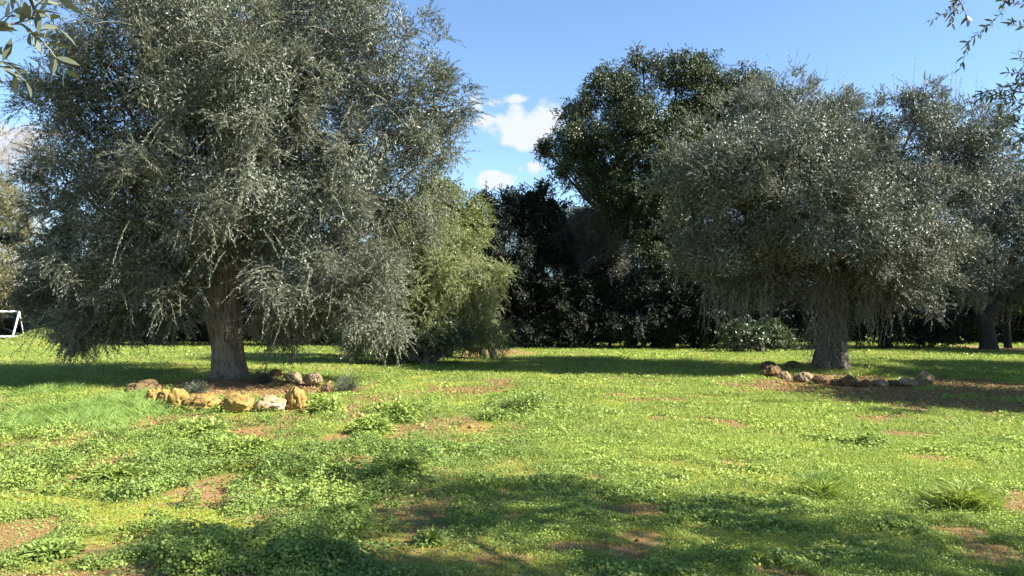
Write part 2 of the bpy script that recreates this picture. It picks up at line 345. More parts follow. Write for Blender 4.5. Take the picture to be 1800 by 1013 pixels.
def scatter(rng, y0, y1, n):
    y = np.sqrt(rng.uniform(0, 1, n) * (y1 ** 2 - y0 ** 2) + y0 ** 2); hw = .72 * y + 3.4
    return rng.uniform(-1, 1, n) * hw, y
def build_cover():
    rng = np.random.default_rng(11)
    W = Foliage(); G = Foliage(); T = Foliage(); LT = Foliage()
    bands = [(3.4, 6.5, 530000, .024, .05), (6.5, 10, 430000, .030, .065), (10, 16, 235000, .044, .08), (16, 25, 170000, .062, .10), (25, 35, 120000, .085, .12), (35, 46, 90000, .12, .16)]
    for y0, y1, n, ls, bl in bands:
        x, y = scatter(rng, y0, y1, n)
        soil, moss, tall, lush, H, cov, left = fields(x, y)
        keep = rng.uniform(0, 1, n) < cov * (.62 + .6 * np.maximum(lush, left * .6)) * (1 - .7 * tall)
        x, y, H_, lu, lf = x[keep], y[keep], H[keep], lush[keep], left[keep]; m = len(x)
        e = .03; gx = (fields(x + e, y)[4] - H_) / e; gy = (fields(x, y + e)[4] - H_) / e
        u = 1 - rng.uniform(0, 1, m) ** 1.8 * .8
        P = np.stack([x, y, gz(x, y) + H_ * u + .004], 1)
        N = norm(np.stack([-gx * .8, -gy * .8, np.ones(m)], 1) + rng.normal(0, .42, (m, 3)))
        D = norm(rdir(rng, m) * np.array([1, 1, .35]) + np.array([0, 0, .12]))
        sz = ls * np.minimum(np.exp(rng.normal(-.12, .34, m)), 1.45) * (.62 + .25 * lu) * (.85 + (.6 - .5 * lf) * smooth(.52, .66, fbm2(x * 2.1, y * 2.1, 411, 2)))
        yell = smooth(-2, 4, x) * .35
        tint = np.clip(.25 + yell + .9 * (fbm2(x * .7, y * .7, 99, 2) - .5) + .9 * (fbm2(x * 2.7, y * 2.7, 98, 2) - .5) + rng.normal(0, .17, m) - .04 * lf - .08 * lu, 0, 1)
        W.leaves(P, D, N, sz, sz * .82, tint, 'hex' if y1 <= 10 else 'rhomb', fold=.3)
        # grass
        n2 = int(n * .75); x, y = scatter(rng, y0, y1, n2)
        soil, moss, tall, lush, H, cov, left = fields(x, y)
        keep = rng.uniform(0, 1, n2) < (.10 + .9 * cov) * (1 - .75 * lush) * (1 - .55 * left) * (1 - .55 * soil)
        x, y, H_, cv, ta = x[keep], y[keep], H[keep], cov[keep], tall[keep]; m = len(x)
        P = np.stack([x, y, gz(x, y)], 1)
        az = rng.uniform(0, 2 * PI, m); lean = rng.uniform(.2, 1.1, m)
        D = np.stack([np.cos(az) * lean, np.sin(az) * lean, np.ones(m)], 1)
        N = rdir(rng, m) + np.array([0, 0, .6])
        L = bl * rng.uniform(.4, 1.15, m) * (.45 + .55 * cv)
        tint = np.clip(.5 + (fbm2(x * .6, y * .6, 199, 2) - .5) * 1.5 + rng.normal(0, .2, m) + .2 * smooth(-1, 5, x), 0, 1)
        G.leaves(P, D, N, L, bl * .11 * rng.uniform(.7, 1.3, m), tint, 'blade', fold=0)
    # taller grass drifts
    for cx, cy, rx, ry, s in TALL:
        n = int(24000 * s * min(rx * ry, 2.2) * (1.0 if cy < 14 else .7)); x = cx + rng.normal(0, .42, n) * rx; y = cy + rng.normal(0, .42, n) * ry
        t = fields(x, y)[2]; k = rng.uniform(0, 1, n) < t * smooth(.25, .5, fbm2(x * 3.3, y * 3.3, 303, 2)); x, y, t = x[k], y[k], t[k]; m = len(x)
        az = 4 * PI * fbm2(x * 1.6, y * 1.6, 302, 2) + rng.normal(0, .8, m); lean = rng.uniform(.15, 1.1, m)
        D = np.stack([np.cos(az) * lean - .08, np.sin(az) * lean, np.ones(m)], 1)
        L = (.06 + .12 * t) * (.6 + .8 * fbm2(x * 2.5, y * 2.5, 301, 2)) * rng.uniform(.3, 1.5, m) * (1 if cy > 9 else .75)
        P = np.stack([x, y, gz(x, y)], 1); N = rdir(rng, m) + np.array([0, 0, .5])
        tn = np.clip(.5 + rng.normal(0, .25, m), 0, 1); Dn = norm(D)
        Wd = .006 * rng.uniform(.7, 1.4, m) * max(1, cy / 10)
        T.leaves(P, Dn, N, L * .6, Wd * 1.2, tn, 'rhomb', fold=0)
        D2 = norm(Dn + np.stack([np.cos(az) * .5, np.sin(az) * .5, -np.full(m, .3)], 1))
        T.leaves(P + Dn * (L * .5)[:, None], D2, N, L * .6, Wd, tn, 'blade', fold=0)
    # dead leaves and clods on the bare earth
    x, y = scatter(rng, 4, 26, 160000); f = fields(x, y); k = rng.uniform(0, 1, len(x)) < .035 + np.clip(f[0], 0, 1) * .8 * (.45 + .55 * smooth(9, 14, y)); x, y = x[k], y[k]; m = len(x); f = [q[k] for q in f]
    P = np.stack([x, y, gz(x, y) + .006 + f[4] * rng.uniform(0, 1, m) * (f[0] < .3)], 1); s = rng.uniform(.02, .06, m) * np.clip(y / 12, .5, 1.6)
    LT.leaves(P, rdir(rng, m) * np.array([1, 1, .3]), rdir(rng, m) * .6 + np.array([0, 0, 1.]), s, s * .35, rng.uniform(0, 1, m), 'rhomb')
    # crumbs of earth and small pebbles on the bare patches
    x, y = scatter(rng, 3.8, 20, 260000); f = fields(x, y); k = rng.uniform(0, 1, len(x)) < np.clip(f[0], 0, 1) * .8; x, y = x[k], y[k]; m = len(x)
    r = .005 * np.exp(rng.normal(0, .5, m)) * np.clip(y / 7, .8, 1.9); oc = np.array([[1, 0, 0], [-1, 0, 0], [0, 1, 0], [0, -1, 0], [0, 0, .8], [0, 0, -.8]])
    V = np.stack([x, y, gz(x, y) + r * .3], 1)[:, None] + oc[None] * r[:, None, None] * rng.uniform(.6, 1.3, (m, 6, 1))
    q = np.array([[0, 2, 4], [2, 1, 4], [1, 3, 4], [3, 0, 4], [2, 0, 5], [1, 2, 5], [3, 1, 5], [0, 3, 5]]); Fc = (np.arange(m)[:, None, None] * 6 + q[None]).reshape(-1, 3)
    me = make_mesh('gravel', V.reshape(-1, 3), [(Fc, 0)], [leaf_mat('earth_crumb', (.14, .07, .026), (.40, .225, .10), rough=.95, trans=0.0, spec=.1)], {'tint': np.repeat(rng.uniform(0, 1, m), 6)})
    tag(me, 'crumbs of red earth and small pebbles on the bare patches', 'gravel', kind='stuff')
    tag(W.build('ground_cover_weeds', [M_WEED]), 'low leafy clover and mallow weeds spread over the lawn', 'weeds', kind='stuff')
    tag(G.build('grass', [M_GRASS]), 'short yellow green grass of the sunny lawn', 'grass', kind='stuff')
    tag(T.build('tall_grass', [M_TALL]), 'longer soft grass drifts on the lawn', 'grass', kind='stuff')
    tag(LT.build('dead_leaves', [M_LITTER]), 'dry brown leaves strewn on the bare earth', 'dead leaves', kind='stuff')
build_cover()

def build_hill():
    xs = np.linspace(-700, 900, 90); prof = 30 + 52 * np.exp(-((xs - 40) / 170) ** 2) + 14 * np.exp(-((xs - 420) / 120) ** 2) + 7 * (fbm2(xs * .02, xs * 0, 3, 3) - .5)
    prof = prof * smooth(-420, -120, xs) + 3
    rows = [(430, -3), (480, .35), (540, .75), (600, 1), (680, .8), (800, -3)]
    V = np.array([[x, y + 12 * math.sin(x * .03), (h if h < 0 else h * p_)] for y, h in rows for x, p_ in zip(xs, prof)])
    idx = np.arange(len(V)).reshape(len(rows), -1)
    F = np.stack([idx[:-1, :-1], idx[:-1, 1:], idx[1:, 1:], idx[1:, :-1]], -1).reshape(-1, 4)
    m, nt, n, l, p = new_mat('hazy_hill_scrub'); q = n.new('ShaderNodeTexNoise'); q.inputs['Scale'].default_value = .05; q.inputs['Detail'].default_value = 8
    tc = n.new('ShaderNodeTexCoord'); l.new(tc.outputs['Object'], q.inputs['Vector'])
    l.new(mixc(n, l, q.outputs[0], (.035, .065, .075), (.075, .11, .12)), p.inputs['Base Color']); p.inputs['Roughness'].default_value = 1  # blue of distance haze is put into the scrub colour
    tag(make_mesh('hill', V, [(F, 0)], [m], smooth_shade=True), 'low blue green hill behind the hedge', 'hill', kind='structure')
build_hill()
def build_path():
    a, b = gnd(48, 595.5), gnd(60, 592.5)
    x0, x1, y0, y1 = -60, a[0], a[1], a[1] + 1.6
    V = []; n_ = 24
    for i in range(n_ + 1):
        x = x0 + (x1 - x0) * i / n_; V += [[x, y0, .0], [x, y0, .14], [x, y1, .14], [x, y1, .0]]
    V = np.array(V, float); V[:, 2] += gz(V[:, 0], V[:, 1]) * 0
    F = []
    for i in range(n_):
        for k in range(3): q = i * 4 + k; F.append([q, q + 4, q + 5, q + 1])
    F.append([n_ * 4, n_ * 4 + 3, n_ * 4 + 2, n_ * 4 + 1])
    m, nt, n, l, p = new_mat('pale_concrete'); q = n.new('ShaderNodeTexNoise'); q.inputs['Scale'].default_value = 6; q.inputs['Detail'].default_value = 6
    l.new(mixc(n, l, q.outputs[0], (.42, .40, .36), (.60, .57, .52)), p.inputs['Base Color']); p.inputs['Roughness'].default_value = .9
    tag(make_mesh('path', V, [(np.array(F), 0)], [m]), 'pale concrete path by the football goal', 'path', kind='structure')
build_path()

# ------------------------------------------------------------------ trees
def tube_path(pts, n=24):
    """Smooth polyline (Catmull-Rom) through pts [(x,y,z,r)]."""
    P = np.array(pts, float); P = np.vstack([2 * P[0] - P[1], P, 2 * P[-1] - P[-2]]); out = []
    segs = len(P) - 3; per = max(2, n // segs)
    for i in range(segs):
        for t in np.linspace(0, 1, per, endpoint=(i == segs - 1)):
            a, b, c, d = P[i:i + 4]
            out.append(.5 * ((2 * b) + (c - a) * t + (2 * a - 5 * b + 4 * c - d) * t * t + (-a + 3 * b - 3 * c + d) * t ** 3))
    return np.array(out)
class Wood:
    def __init__(s): s.V = []; s.F = []; s.n = 0
    def limb(s, pts, sides=10, n=16, gnarl=.08, seed=0, flare=0.0, ridges=0):
        C = tube_path(pts, n); r = np.maximum(C[:, 3], .004); c = C[:, :3]; T = norm(np.gradient(c, axis=0))
        ref = np.array([1., 0, 0]) if abs(T[0, 2]) > .6 else np.array([0, 0, 1.])
        A = norm(np.cross(T, np.cross(ref[None], T))); A = norm(A); B = np.cross(T, A)
        an = np.arange(sides) * 2 * PI / sides; k = len(C)
        dirs = A[:, None] * np.cos(an)[None, :, None] + B[:, None] * np.sin(an)[None, :, None]
        h = np.linspace(0, 1, k)[:, None]
        q = c[:, None] * np.array([1, 1, .45]) + dirs * r[:, None, None]
        g = 1 + gnarl * 2 * (fbm3(q * 3.0 + seed, seed, 3) - .5)
        if ridges: g = g * (1 + .085 * np.sin(ridges * an[None] + 3.5 * (fbm3(q * 1.3, seed + 5, 2) - .5) * 4) + .05 * np.sin((ridges * 2 + 3) * an[None] + 4 * h) + .05 * (fbm3(q * 9.0, seed + 3, 2) - .5))
        if flare: g = g * (1 + flare * np.exp(-h * 9) * (1 + .35 * np.sin(5 * an[None] + seed)))
        V = c[:, None] + dirs * (r[:, None] * g)[..., None]
        idx = np.arange(k * sides).reshape(k, sides) + s.n; nx = np.roll(idx, -1, axis=1)
        s.V.append(V.reshape(-1, 3)); s.F.append(np.stack([idx[:-1], nx[:-1], nx[1:], idx[1:]], -1).reshape(-1, 4)); s.n += k * sides
        s.V.append(c[-1:] + T[-1:] * r[-1]); tip = s.n; s.n += 1
        s.F.append(np.stack([idx[-1], nx[-1], np.full(sides, tip), np.full(sides, tip)], -1))
    def build(s, name, mat, parent):
        F = [f for f in s.F if not (f[:, 2] == f[:, 3]).all()]; T3 = [f[:, :3] for f in s.F if (f[:, 2] == f[:, 3]).all()]
        return make_mesh(name, np.concatenate(s.V), [(np.concatenate(F), 0), (np.concatenate(T3), 0)], [mat], parent=parent, smooth_shade=True)

def lump(px, py, Y, rx, rz, ry=None, k=FPX):
    c = at(px, py, Y); a, b = rx / k * Y, rz / k * Y
    return (c[0], c[1], c[2], a, ry if ry else (a + b) / 2, b)
def lobes(rng, lumps, n, frac, keep=.8):
    out = [(a, b, c, p * keep, q * keep, r * keep) for a, b, c, p, q, r in lumps]
    for a, b, c, p, q, r in lumps:
        d = rdir(rng, n); d[:, 2] = d[:, 2] * .8 + .1
        for e in norm(d):
            f = frac * rng.uniform(.75, 1.2); k = 1 - f * .75
            out.append((a + e[0] * p * k, b + e[1] * q * k, c + e[2] * r * k, p * f, q * f, r * f))
    return out
def subclumps(rng, lumps, dens, inner=.3, wob=.16, seed=0):
    """Centres of leafy clumps over and inside the crown lumps, with their outward direction."""
    C, O = [], []; Ls = np.array(lumps)
    for cx, cy, cz, rx, ry, rz in lumps:
        area = 4 * PI * ((rx * ry) ** 1.6 / 3 + (rx * rz) ** 1.6 / 3 + (ry * rz) ** 1.6 / 3) ** (1 / 1.6)
        n = max(3, int(dens * area)); d = rdir(rng, n); R = np.array([rx, ry, rz])
        f = np.where(rng.uniform(0, 1, n) < inner, rng.uniform(.3, .8, n), rng.uniform(.8, 1.03, n))
        f = f * (1 + wob * 2 * (fbm3(d * 1.7 + cx, seed, 2) - .5))
        p = np.array([cx, cy, cz]) + d * R * f[:, None]
        q = (p[:, None] - Ls[None, :, :3]) / Ls[None, :, 3:]; dd = np.sqrt((q ** 2).sum(-1)).min(1)
        keep = (dd > .62) | (rng.uniform(0, 1, n) < .35)
        C.append(p[keep]); O.append(norm(d / R)[keep])
    return np.concatenate(C), np.concatenate(O)
def crown(rng, lumps, dens, per, K, SL, leafL, leafW, rs=.28, up=.35, droop=.3, twig=.0035, shape='rhomb', inner=.3, zmin=.15, open_=.9, outw=.7, upn=.8, wob=.16, seed=0, fill=0, fold=.18, F=None, low_droop=0.0):
    F = F or Foliage()
    C, O = subclumps(rng, lumps, dens, inner, wob, seed)
    n = len(C); idx = np.repeat(np.arange(n), per); m = len(idx)
    P = C[idx] + rdir(rng, m) * (rs * rng.uniform(0, 1, m) ** .5)[:, None]
    zc = np.array([l_[2] for l_ in lumps]); zmn, zmx = zc.min(), zc.max(); low = np.clip(1 - (P[:, 2] - zmn + .5) / max(zmx - zmn, 1) * 1.6, 0, 1)
    V = O[idx] * outw * np.stack([np.ones(m), np.ones(m), 1 - .6 * low], 1) + rng.normal(0, .58, (m, 3)) + np.array([0, 0, 1.]) * (up * (1 - low) - low_droop * low)[:, None]
    L = SL * rng.uniform(.6, 1.35, m)
    longer = rng.uniform(0, 1, m) < .05; L = np.where(longer, L * 1.6, L)
    k = P[:, 2] > zmin; P, V, L, idx = P[k], V[k], L[k], idx[k]
    ct = rng.uniform(0, 1, n)[idx] * .6 + rng.uniform(0, .4, len(idx))
    F.shoots(rng, P, V, L, K, leafL, leafW, droop=droop, open_=open_, twig=twig, tint=ct, shape=shape, out=O[idx], upn=upn, fold=fold)
    if fill:                                                   # dense leaves on the inner branches
        LL = np.array(lumps); vol = LL[:, 3] * LL[:, 4] * LL[:, 5]; w = rng.choice(len(LL), fill, p=vol / vol.sum())
        P = LL[w, :3] + rdir(rng, fill) * (rng.uniform(0, 1, fill) ** .45 * .70)[:, None] * LL[w, 3:]; P = P[P[:, 2] > zmin + .2]; m = len(P)
        F.leaves(P, rdir(rng, m), rdir(rng, m) + np.array([0, 0, .5]), leafL * rng.uniform(1.0, 1.7, m), leafW * rng.uniform(1.2, 2.1, m), rng.uniform(0, 1, m), 'rhomb')
    return F, C
def tree(name, label, cat, base, trunk_paths, lumps, mats, bark, rng, limbs=True, group=None, fork=None, extra=None, branch_n=0, trunk_name='trunk', lobe=None, limb_r=.09, gnarl=.1, ridges=0, flare=.25, **kw):
    t = thing(name, label, cat, base, group)
    W = Wood()
    for i, tp in enumerate(trunk_paths): W.limb(tp, sides=40 if i == 0 and ridges else 14, n=60 if i == 0 and ridges else 20, gnarl=gnarl, seed=i + 3, flare=flare if i == 0 else 0, ridges=ridges if i == 0 else 0)
    F, C = crown(rng, lobes(rng, lumps, *lobe) if lobe else lumps, **kw)
    if limbs and fork is not None:
        fk = np.array(fork)
        for i, L in enumerate(lumps):
            e = np.array(L[:3]); mid = fk * .45 + e * .55 + rng.normal(0, .15, 3) + np.array([0, 0, -.12 * np.linalg.norm(e[:2] - fk[:2])])
            W.limb([(*fk, limb_r), (*mid, limb_r * .6), (*e, limb_r * .3)], sides=7, n=10, gnarl=.1, seed=i)
        if branch_n:
            pick = rng.choice(len(C), min(branch_n, len(C)), replace=False); Lc = np.array(lumps)[:, :3]
            for j in pick:
                c = C[j]; s = Lc[np.argmin(((Lc - c) ** 2).sum(1))]
                if np.linalg.norm(s - c) > 2.2: continue
                W.limb([(*s, limb_r * .28), (*((s + c) / 2 + rng.normal(0, .1, 3)), limb_r * .16), (*c, .006)], sides=4, n=5, gnarl=0)
    if extra: extra(F, W, rng)
    W.build(trunk_name, bark, t); F.build('crown', mats, t)
    return t

def poly_shoots(F, rng, lines, leafL, leafW, spacing, twig=.004, shape='fine', tint=(.2, .9), open_=1.0, fold=.22, side=0):
    """Single sprigs along given centre lines (world points), leaves in opposite pairs."""
    if side:
        more = []
        for ln in lines:
            q = np.array(ln, float); T = norm(q[-1] - q[-2]) 
            for _ in range(side):
                i = rng.integers(1, len(q)); o = q[i] * (f_ := rng.uniform(.2, 1)) + q[i - 1] * (1 - f_); d = norm(T + rng.normal(0, .6, 3)); L_ = rng.uniform(.06, .15)
                more.append([o, o + d * L_ * .5, o + d * L_ + np.array([0, 0, -.25 * L_])])
        lines = list(lines) + more
    for ln in lines:
        C = tube_path([(*p, 0) for p in ln], 12)[:, :3]; F.tubes(C[None], (twig * np.linspace(1, .35, len(C)))[None], sides=5)
        seg = np.linalg.norm(np.diff(C, axis=0), axis=1); cum = np.concatenate([[0], np.cumsum(seg)]); tot = cum[-1]
        k = max(2, int(tot / spacing)); s = np.linspace(.12 * tot, tot, k)
        P = np.stack([np.interp(s, cum, C[:, i]) for i in range(3)], 1); T = norm(np.gradient(P, axis=0))
        a = norm(np.cross(T, np.array([0.2, .9, .3]))); b = np.cross(T, a)
        for sgn in (0, PI):
            ph = np.arange(k) * PI / 2 + sgn + rng.normal(0, .3, k); R = a * np.cos(ph)[:, None] + b * np.sin(ph)[:, None]
            D = T * .8 + R * open_ * rng.uniform(.6, 1.1, (k, 1)) + rng.normal(0, .12, (k, 3))
            kk = rng.uniform(0, 1, k) < .88
            F.leaves(P[kk], D[kk], (np.array([0, 0, 1.]) + rng.normal(0, .5, (k, 3)))[kk], leafL * rng.uniform(.65, 1.15, kk.sum()), leafW * rng.uniform(.8, 1.15, kk.sum()), rng.uniform(tint[0], tint[1], kk.sum()), shape, fold, bend=.1)

# ---- the big olive with the ring of yellow stones
def big_olive():
    rng = np.random.default_rng(2)
    b = gnd(402, 674); Y = b[1]; b[2] = gz(b[:1], b[1:2])[0]
    P = lambda px, py, r, dy=0: (*at(px, py, Y + dy), r)
    trunk = [(b[0], b[1], b[2] - .12, .43), P(402, 650, .36), P(397, 600, .325), P(392, 550, .34), P(391, 510, .35), P(396, 480, .33), P(410, 455, .27), P(430, 420, .2), P(450, 360, .12)]
    arms = [[P(388, 530, .3), P(372, 490, .26), P(340, 440, .19, -.2), P(290, 380, .12, -.5), P(230, 300, .06, -.6)],
            [P(400, 500, .26), P(420, 450, .2, .3), P(500, 400, .14, .5), P(580, 320, .07, .4)],
            [P(390, 480, .2), P(385, 400, .15, .8), P(370, 300, .1, 1.2), P(360, 180, .05, 1.0)],
            [P(300, 420, .1, -.5), P(230, 400, .07, -1), P(160, 400, .04, -1.2)]]
    raw = [(430, 130, 0, 290, 250), (250, 70, -.5, 175, 190), (560, 50, 0, 185, 190), (400, -70, .5, 240, 130), (175, 215, 0, 118, 135), (690, 165, 0, 112, 150), (655, 290, -.4, 140, 140), (185, 370, -.5, 118, 125),
           (330, 350, -1.3, 150, 130), (500, 360, -1.3, 150, 120), (425, 405, -1.5, 90, 52), (530, 480, -1.3, 90, 80), (310, 500, -1.0, 60, 60), (400, 130, -1.8, 210, 150), (215, 490, -.9, 125, 80), (120, 480, .3, 66, 90), (555, 500, -1.0, 105, 90), (640, 480, .2, 100, 110), (640, 500, -1.0, 84, 70), (420, 280, 2.4, 290, 220), (300, 450, 2.4, 190, 90),
           (660, 565, .4, 60, 55), (500, 560, -.6, 45, 40), (300, 440, -.6, 110, 70), (180, 560, -.6, 75, 40), (560, 440, 2.2, 150, 100), (620, 30, 1.5, 110, 130), (445, 400, 1.0, 90, 70), (100, 430, 0, 60, 80), (140, 560, .2, 60, 44), (90, 530, .6, 40, 60), (230, 555, -.2, 60, 36), (200, 300, -1, 120, 110), (112, 190, 0, 66, 80), (735, 290, .2, 76, 76), (765, 190, .2, 56, 80), (720, 380, .4, 70, 60), (120, 320, 0, 74, 90), (180, 110, .3, 90, 90)]
    lumps = [lump(a, c, Y + d, e, f) for a, c, d, e, f in raw]
    def extra(F, W, rng):
        n = 110                                                # sprigs hanging below the skirt of the crown
        px = rng.choice([165, 200, 250, 290, 330, 460, 500, 540, 590, 640, 670, 600], n) + rng.normal(0, 26, n); py = rng.uniform(500, 585, n) - np.where((px > 330) & (px < 470), 60, 0)
        O = np.array([at(a, c, Y + d) for a, c, d in zip(px, py, rng.uniform(-1.8, 1.0, n))])
        F.shoots(rng, O, np.stack([rng.normal(0, .3, n), rng.normal(0, .3, n), -np.ones(n) * .8], 1) + rng.normal(0, .35, (n, 3)), rng.uniform(.25, .5, n), 18, .068, .0175, droop=.25, tint=rng.uniform(.3, 1, n), twig=.004)
        n = 800                                                # long light shoots over the surface
        i = rng.integers(0, len(lumps), n); LL = np.array(lumps)[i]; d = rdir(rng, n); d[:, 1] = -abs(d[:, 1])
        O = LL[:, :3] + d * LL[:, 3:] * .8
        F.shoots(rng, O, d + rng.normal(0, .5, (n, 3)) + np.array([0, 0, .1]), rng.uniform(.4, .8, n), 24, .072, .0175, droop=.4, tint=rng.uniform(.5, 1, n), twig=.007)
        lines = [[at(x, y, 14.9) for x, y in ((372, 330), (378, 400), (372, 450), (368, 500))], [at(x, y, 15.0) for x, y in ((395, 340), (400, 390), (392, 430))], [at(x, y, 14.6) for x, y in ((400, 300), (370, 340), (330, 350))],
                 [at(x, y, 14.4) for x, y in ((280, 250), (310, 270), (345, 280))], [at(x, y, 14.6) for x, y in ((430, 330), (300, 350), (270, 345))]]
        poly_shoots(F, rng, lines, .085, .019, .045, twig=.006, tint=(.6, 1))
    tree('large_olive_tree', 'large silver green olive tree inside the ring of yellow stones', 'olive tree', b, [trunk] + arms, lumps, [M_OLIVE, M_TWIG], M_BARK, rng,
         fork=at(395, 470, Y), extra=extra, branch_n=220, ridges=6, gnarl=.2, flare=.12, limb_r=.08, lobe=(6, .40, .8), wob=.22, dens=.72, per=26, K=22, SL=.37, leafL=.076, leafW=.0172, rs=.25, up=.4, droop=.3, low_droop=.05, twig=.0035, fill=260000, zmin=.75, seed=4)
big_olive()

# ---- the olive on the right, stones around it
def right_olive():
    rng = np.random.default_rng(3)
    b = gnd(1462, 652); Y = b[1]; b[2] = gz(b[:1], b[1:2])[0]
    P = lambda px, py, r, dy=0: (*at(px, py, Y + dy), r)
    trunk = [(b[0], b[1], b[2] - .12, .47), P(1460, 630, .41), P(1464, 590, .35), P(1465, 545, .33), P(1470, 510, .32), P(1482, 480, .28), P(1500, 450, .22), P(1520, 400, .15)]
    arms = [[P(1466, 530, .28), P(1450, 490, .2), P(1420, 430, .14), P(1380, 340, .07)], [P(1490, 480, .2), P(1540, 440, .16, .3), P(1600, 370, .1, .3), P(1640, 280, .05)], [P(1480, 490, .18), P(1480, 420, .12, .8), P(1470, 320, .06, 1)]]
    raw = [(1330, 265, -.8, 138, 122), (1395, 225, .5, 120, 85), (1252, 320, -.7, 92, 112), (1300, 425, -.5, 115, 110), (1430, 370, -1.2, 135, 130), (1545, 340, -.6, 125, 95), (1650, 235, 0, 86, 82), (1700, 330, .5, 78, 100),
           (1600, 440, -1.2, 125, 105), (1670, 430, 0, 56, 66), (1375, 480, .5, 110, 65), (1480, 310, 2, 190, 120), (1235, 440, -.2, 64, 84), (1300, 500, .4, 70, 45), (1545, 510, -.3, 60, 50), (1620, 190, .2, 50, 40), (1450, 205, .6, 60, 45), (1720, 250, .4, 55, 60), (1530, 275, .3, 60, 40), (1520, 310, 0, 100, 80), (1700, 480, .2, 50, 60), (1440, 310, -1.5, 120, 100), (1440, 430, -1.6, 110, 60), (1340, 330, -1.2, 100, 90), (1560, 420, -2.2, 110, 80)]
    lumps = [lump(a, c, Y + d, e, f) for a, c, d, e, f in raw]
    def extra(F, W, rng):
        n = 260                                                # suckers draping down the trunk
        px = rng.normal(1455, 20, n); py = rng.uniform(470, 620, n)
        O = np.array([at(a, c, Y - .42 - d) for a, c, d in zip(px, py, rng.uniform(0, .25, n))])
        F.shoots(rng, O, np.stack([rng.normal(0, .6, n), rng.normal(-.25, .2, n), -np.ones(n)], 1), rng.uniform(.3, .8, n), 14, .068, .017, droop=.3, tint=rng.uniform(.2, 1, n), twig=.005)
        n = 90
        px = rng.choice([1545, 1560, 1530, 1300, 1340, 1260], n) + rng.normal(0, 12, n); py = rng.uniform(490, 530, n)
        O = np.array([at(a, c, Y - .8) for a, c in zip(px, py)])
        F.shoots(rng, O, np.stack([rng.normal(0, .2, n), rng.normal(0, .2, n), -np.ones(n)], 1), rng.uniform(.5, 1.2, n), 24, .065, .015, droop=.1, tint=rng.uniform(.4, 1, n), twig=.006)
        n = 60; px = rng.choice([1655, 1630, 1670, 1600, 1700, 1380, 1460, 1430, 1330], n) + rng.normal(0, 14, n)
        O = np.array([at(a, c, Y + .1) for a, c in zip(px, np.where(px > 1560, 190, 175) + rng.uniform(0, 30, n))])
        F.shoots(rng, O, np.stack([rng.normal(0, .2, n), rng.normal(0, .2, n), np.ones(n)], 1), rng.uniform(.6, 1.25, n), 26, .062, .014, droop=-.05, tint=rng.uniform(.3, 1, n), twig=.005)
    tree('olive_tree', 'grey green olive tree with twigs draped down its trunk, ringed by small brown stones', 'olive tree', b, [trunk] + arms, lumps, [M_OLIVE2, M_TWIG], M_BARK2, rng,
         fork=at(1490, 480, Y), extra=extra, branch_n=170, ridges=5, gnarl=.2, flare=.1, limb_r=.08, lobe=(6, .42, .82), wob=.22, dens=.88, per=24, K=20, SL=.36, leafL=.074, leafW=.020, rs=.27, up=.5, droop=.22, low_droop=.05, twig=.0035, fill=200000, zmin=1.0, seed=8)
right_olive()

def edge_olive():
    rng = np.random.default_rng(5); Y = 32.0
    b = at(1738, 612, Y); b[2] = 0
    P = lambda px, py, r, dy=0: (*at(px, py, Y + dy), r)
    trunk = [(b[0], b[1], -.1, .34), P(1737, 590, .28), P(1734, 565, .29), P(1745, 545, .24), P(1762, 522, .18), P(1775, 480, .12), P(1790, 420, .07)]
    arms = [[P(1732, 570, .25), P(1722, 552, .2), P(1710, 530, .14), P(1690, 480, .07)], [P(1772, 612, .16, 1.2), P(1770, 560, .13, 1.2), P(1778, 500, .1, 1), P(1790, 440, .06, 1)], [P(1762, 522, .12), P(1740, 470, .08), P(1720, 420, .05)]]
    lumps = [lump(*a) for a in [(1790, 390, Y, 85, 90), (1700, 440, Y, 60, 60), (1740, 330, Y + 1, 80, 80), (1690, 500, Y + .8, 40, 44), (1790, 520, Y + .6, 36, 30), (1850, 320, Y, 90, 90), (1870, 440, Y, 90, 80), (1830, 480, Y - .5, 50, 35), (1668, 460, Y + .5, 36, 36), (1880, 520, Y, 70, 45)]]
    tree('far_olive_tree', 'olive tree with shaded dark forked trunk and sunlit earth at its foot', 'olive tree', b, [trunk] + arms, lumps, [M_OLIVE2, M_DTWIG], M_BARK3, rng,
         fork=at(1750, 520, Y), branch_n=60, limb_r=.07, dens=2.4, per=12, K=16, SL=.42, leafL=.09, leafW=.028, rs=.4, up=.4, droop=.3, twig=.005, fill=40000, zmin=1.2, seed=12)
edge_olive()

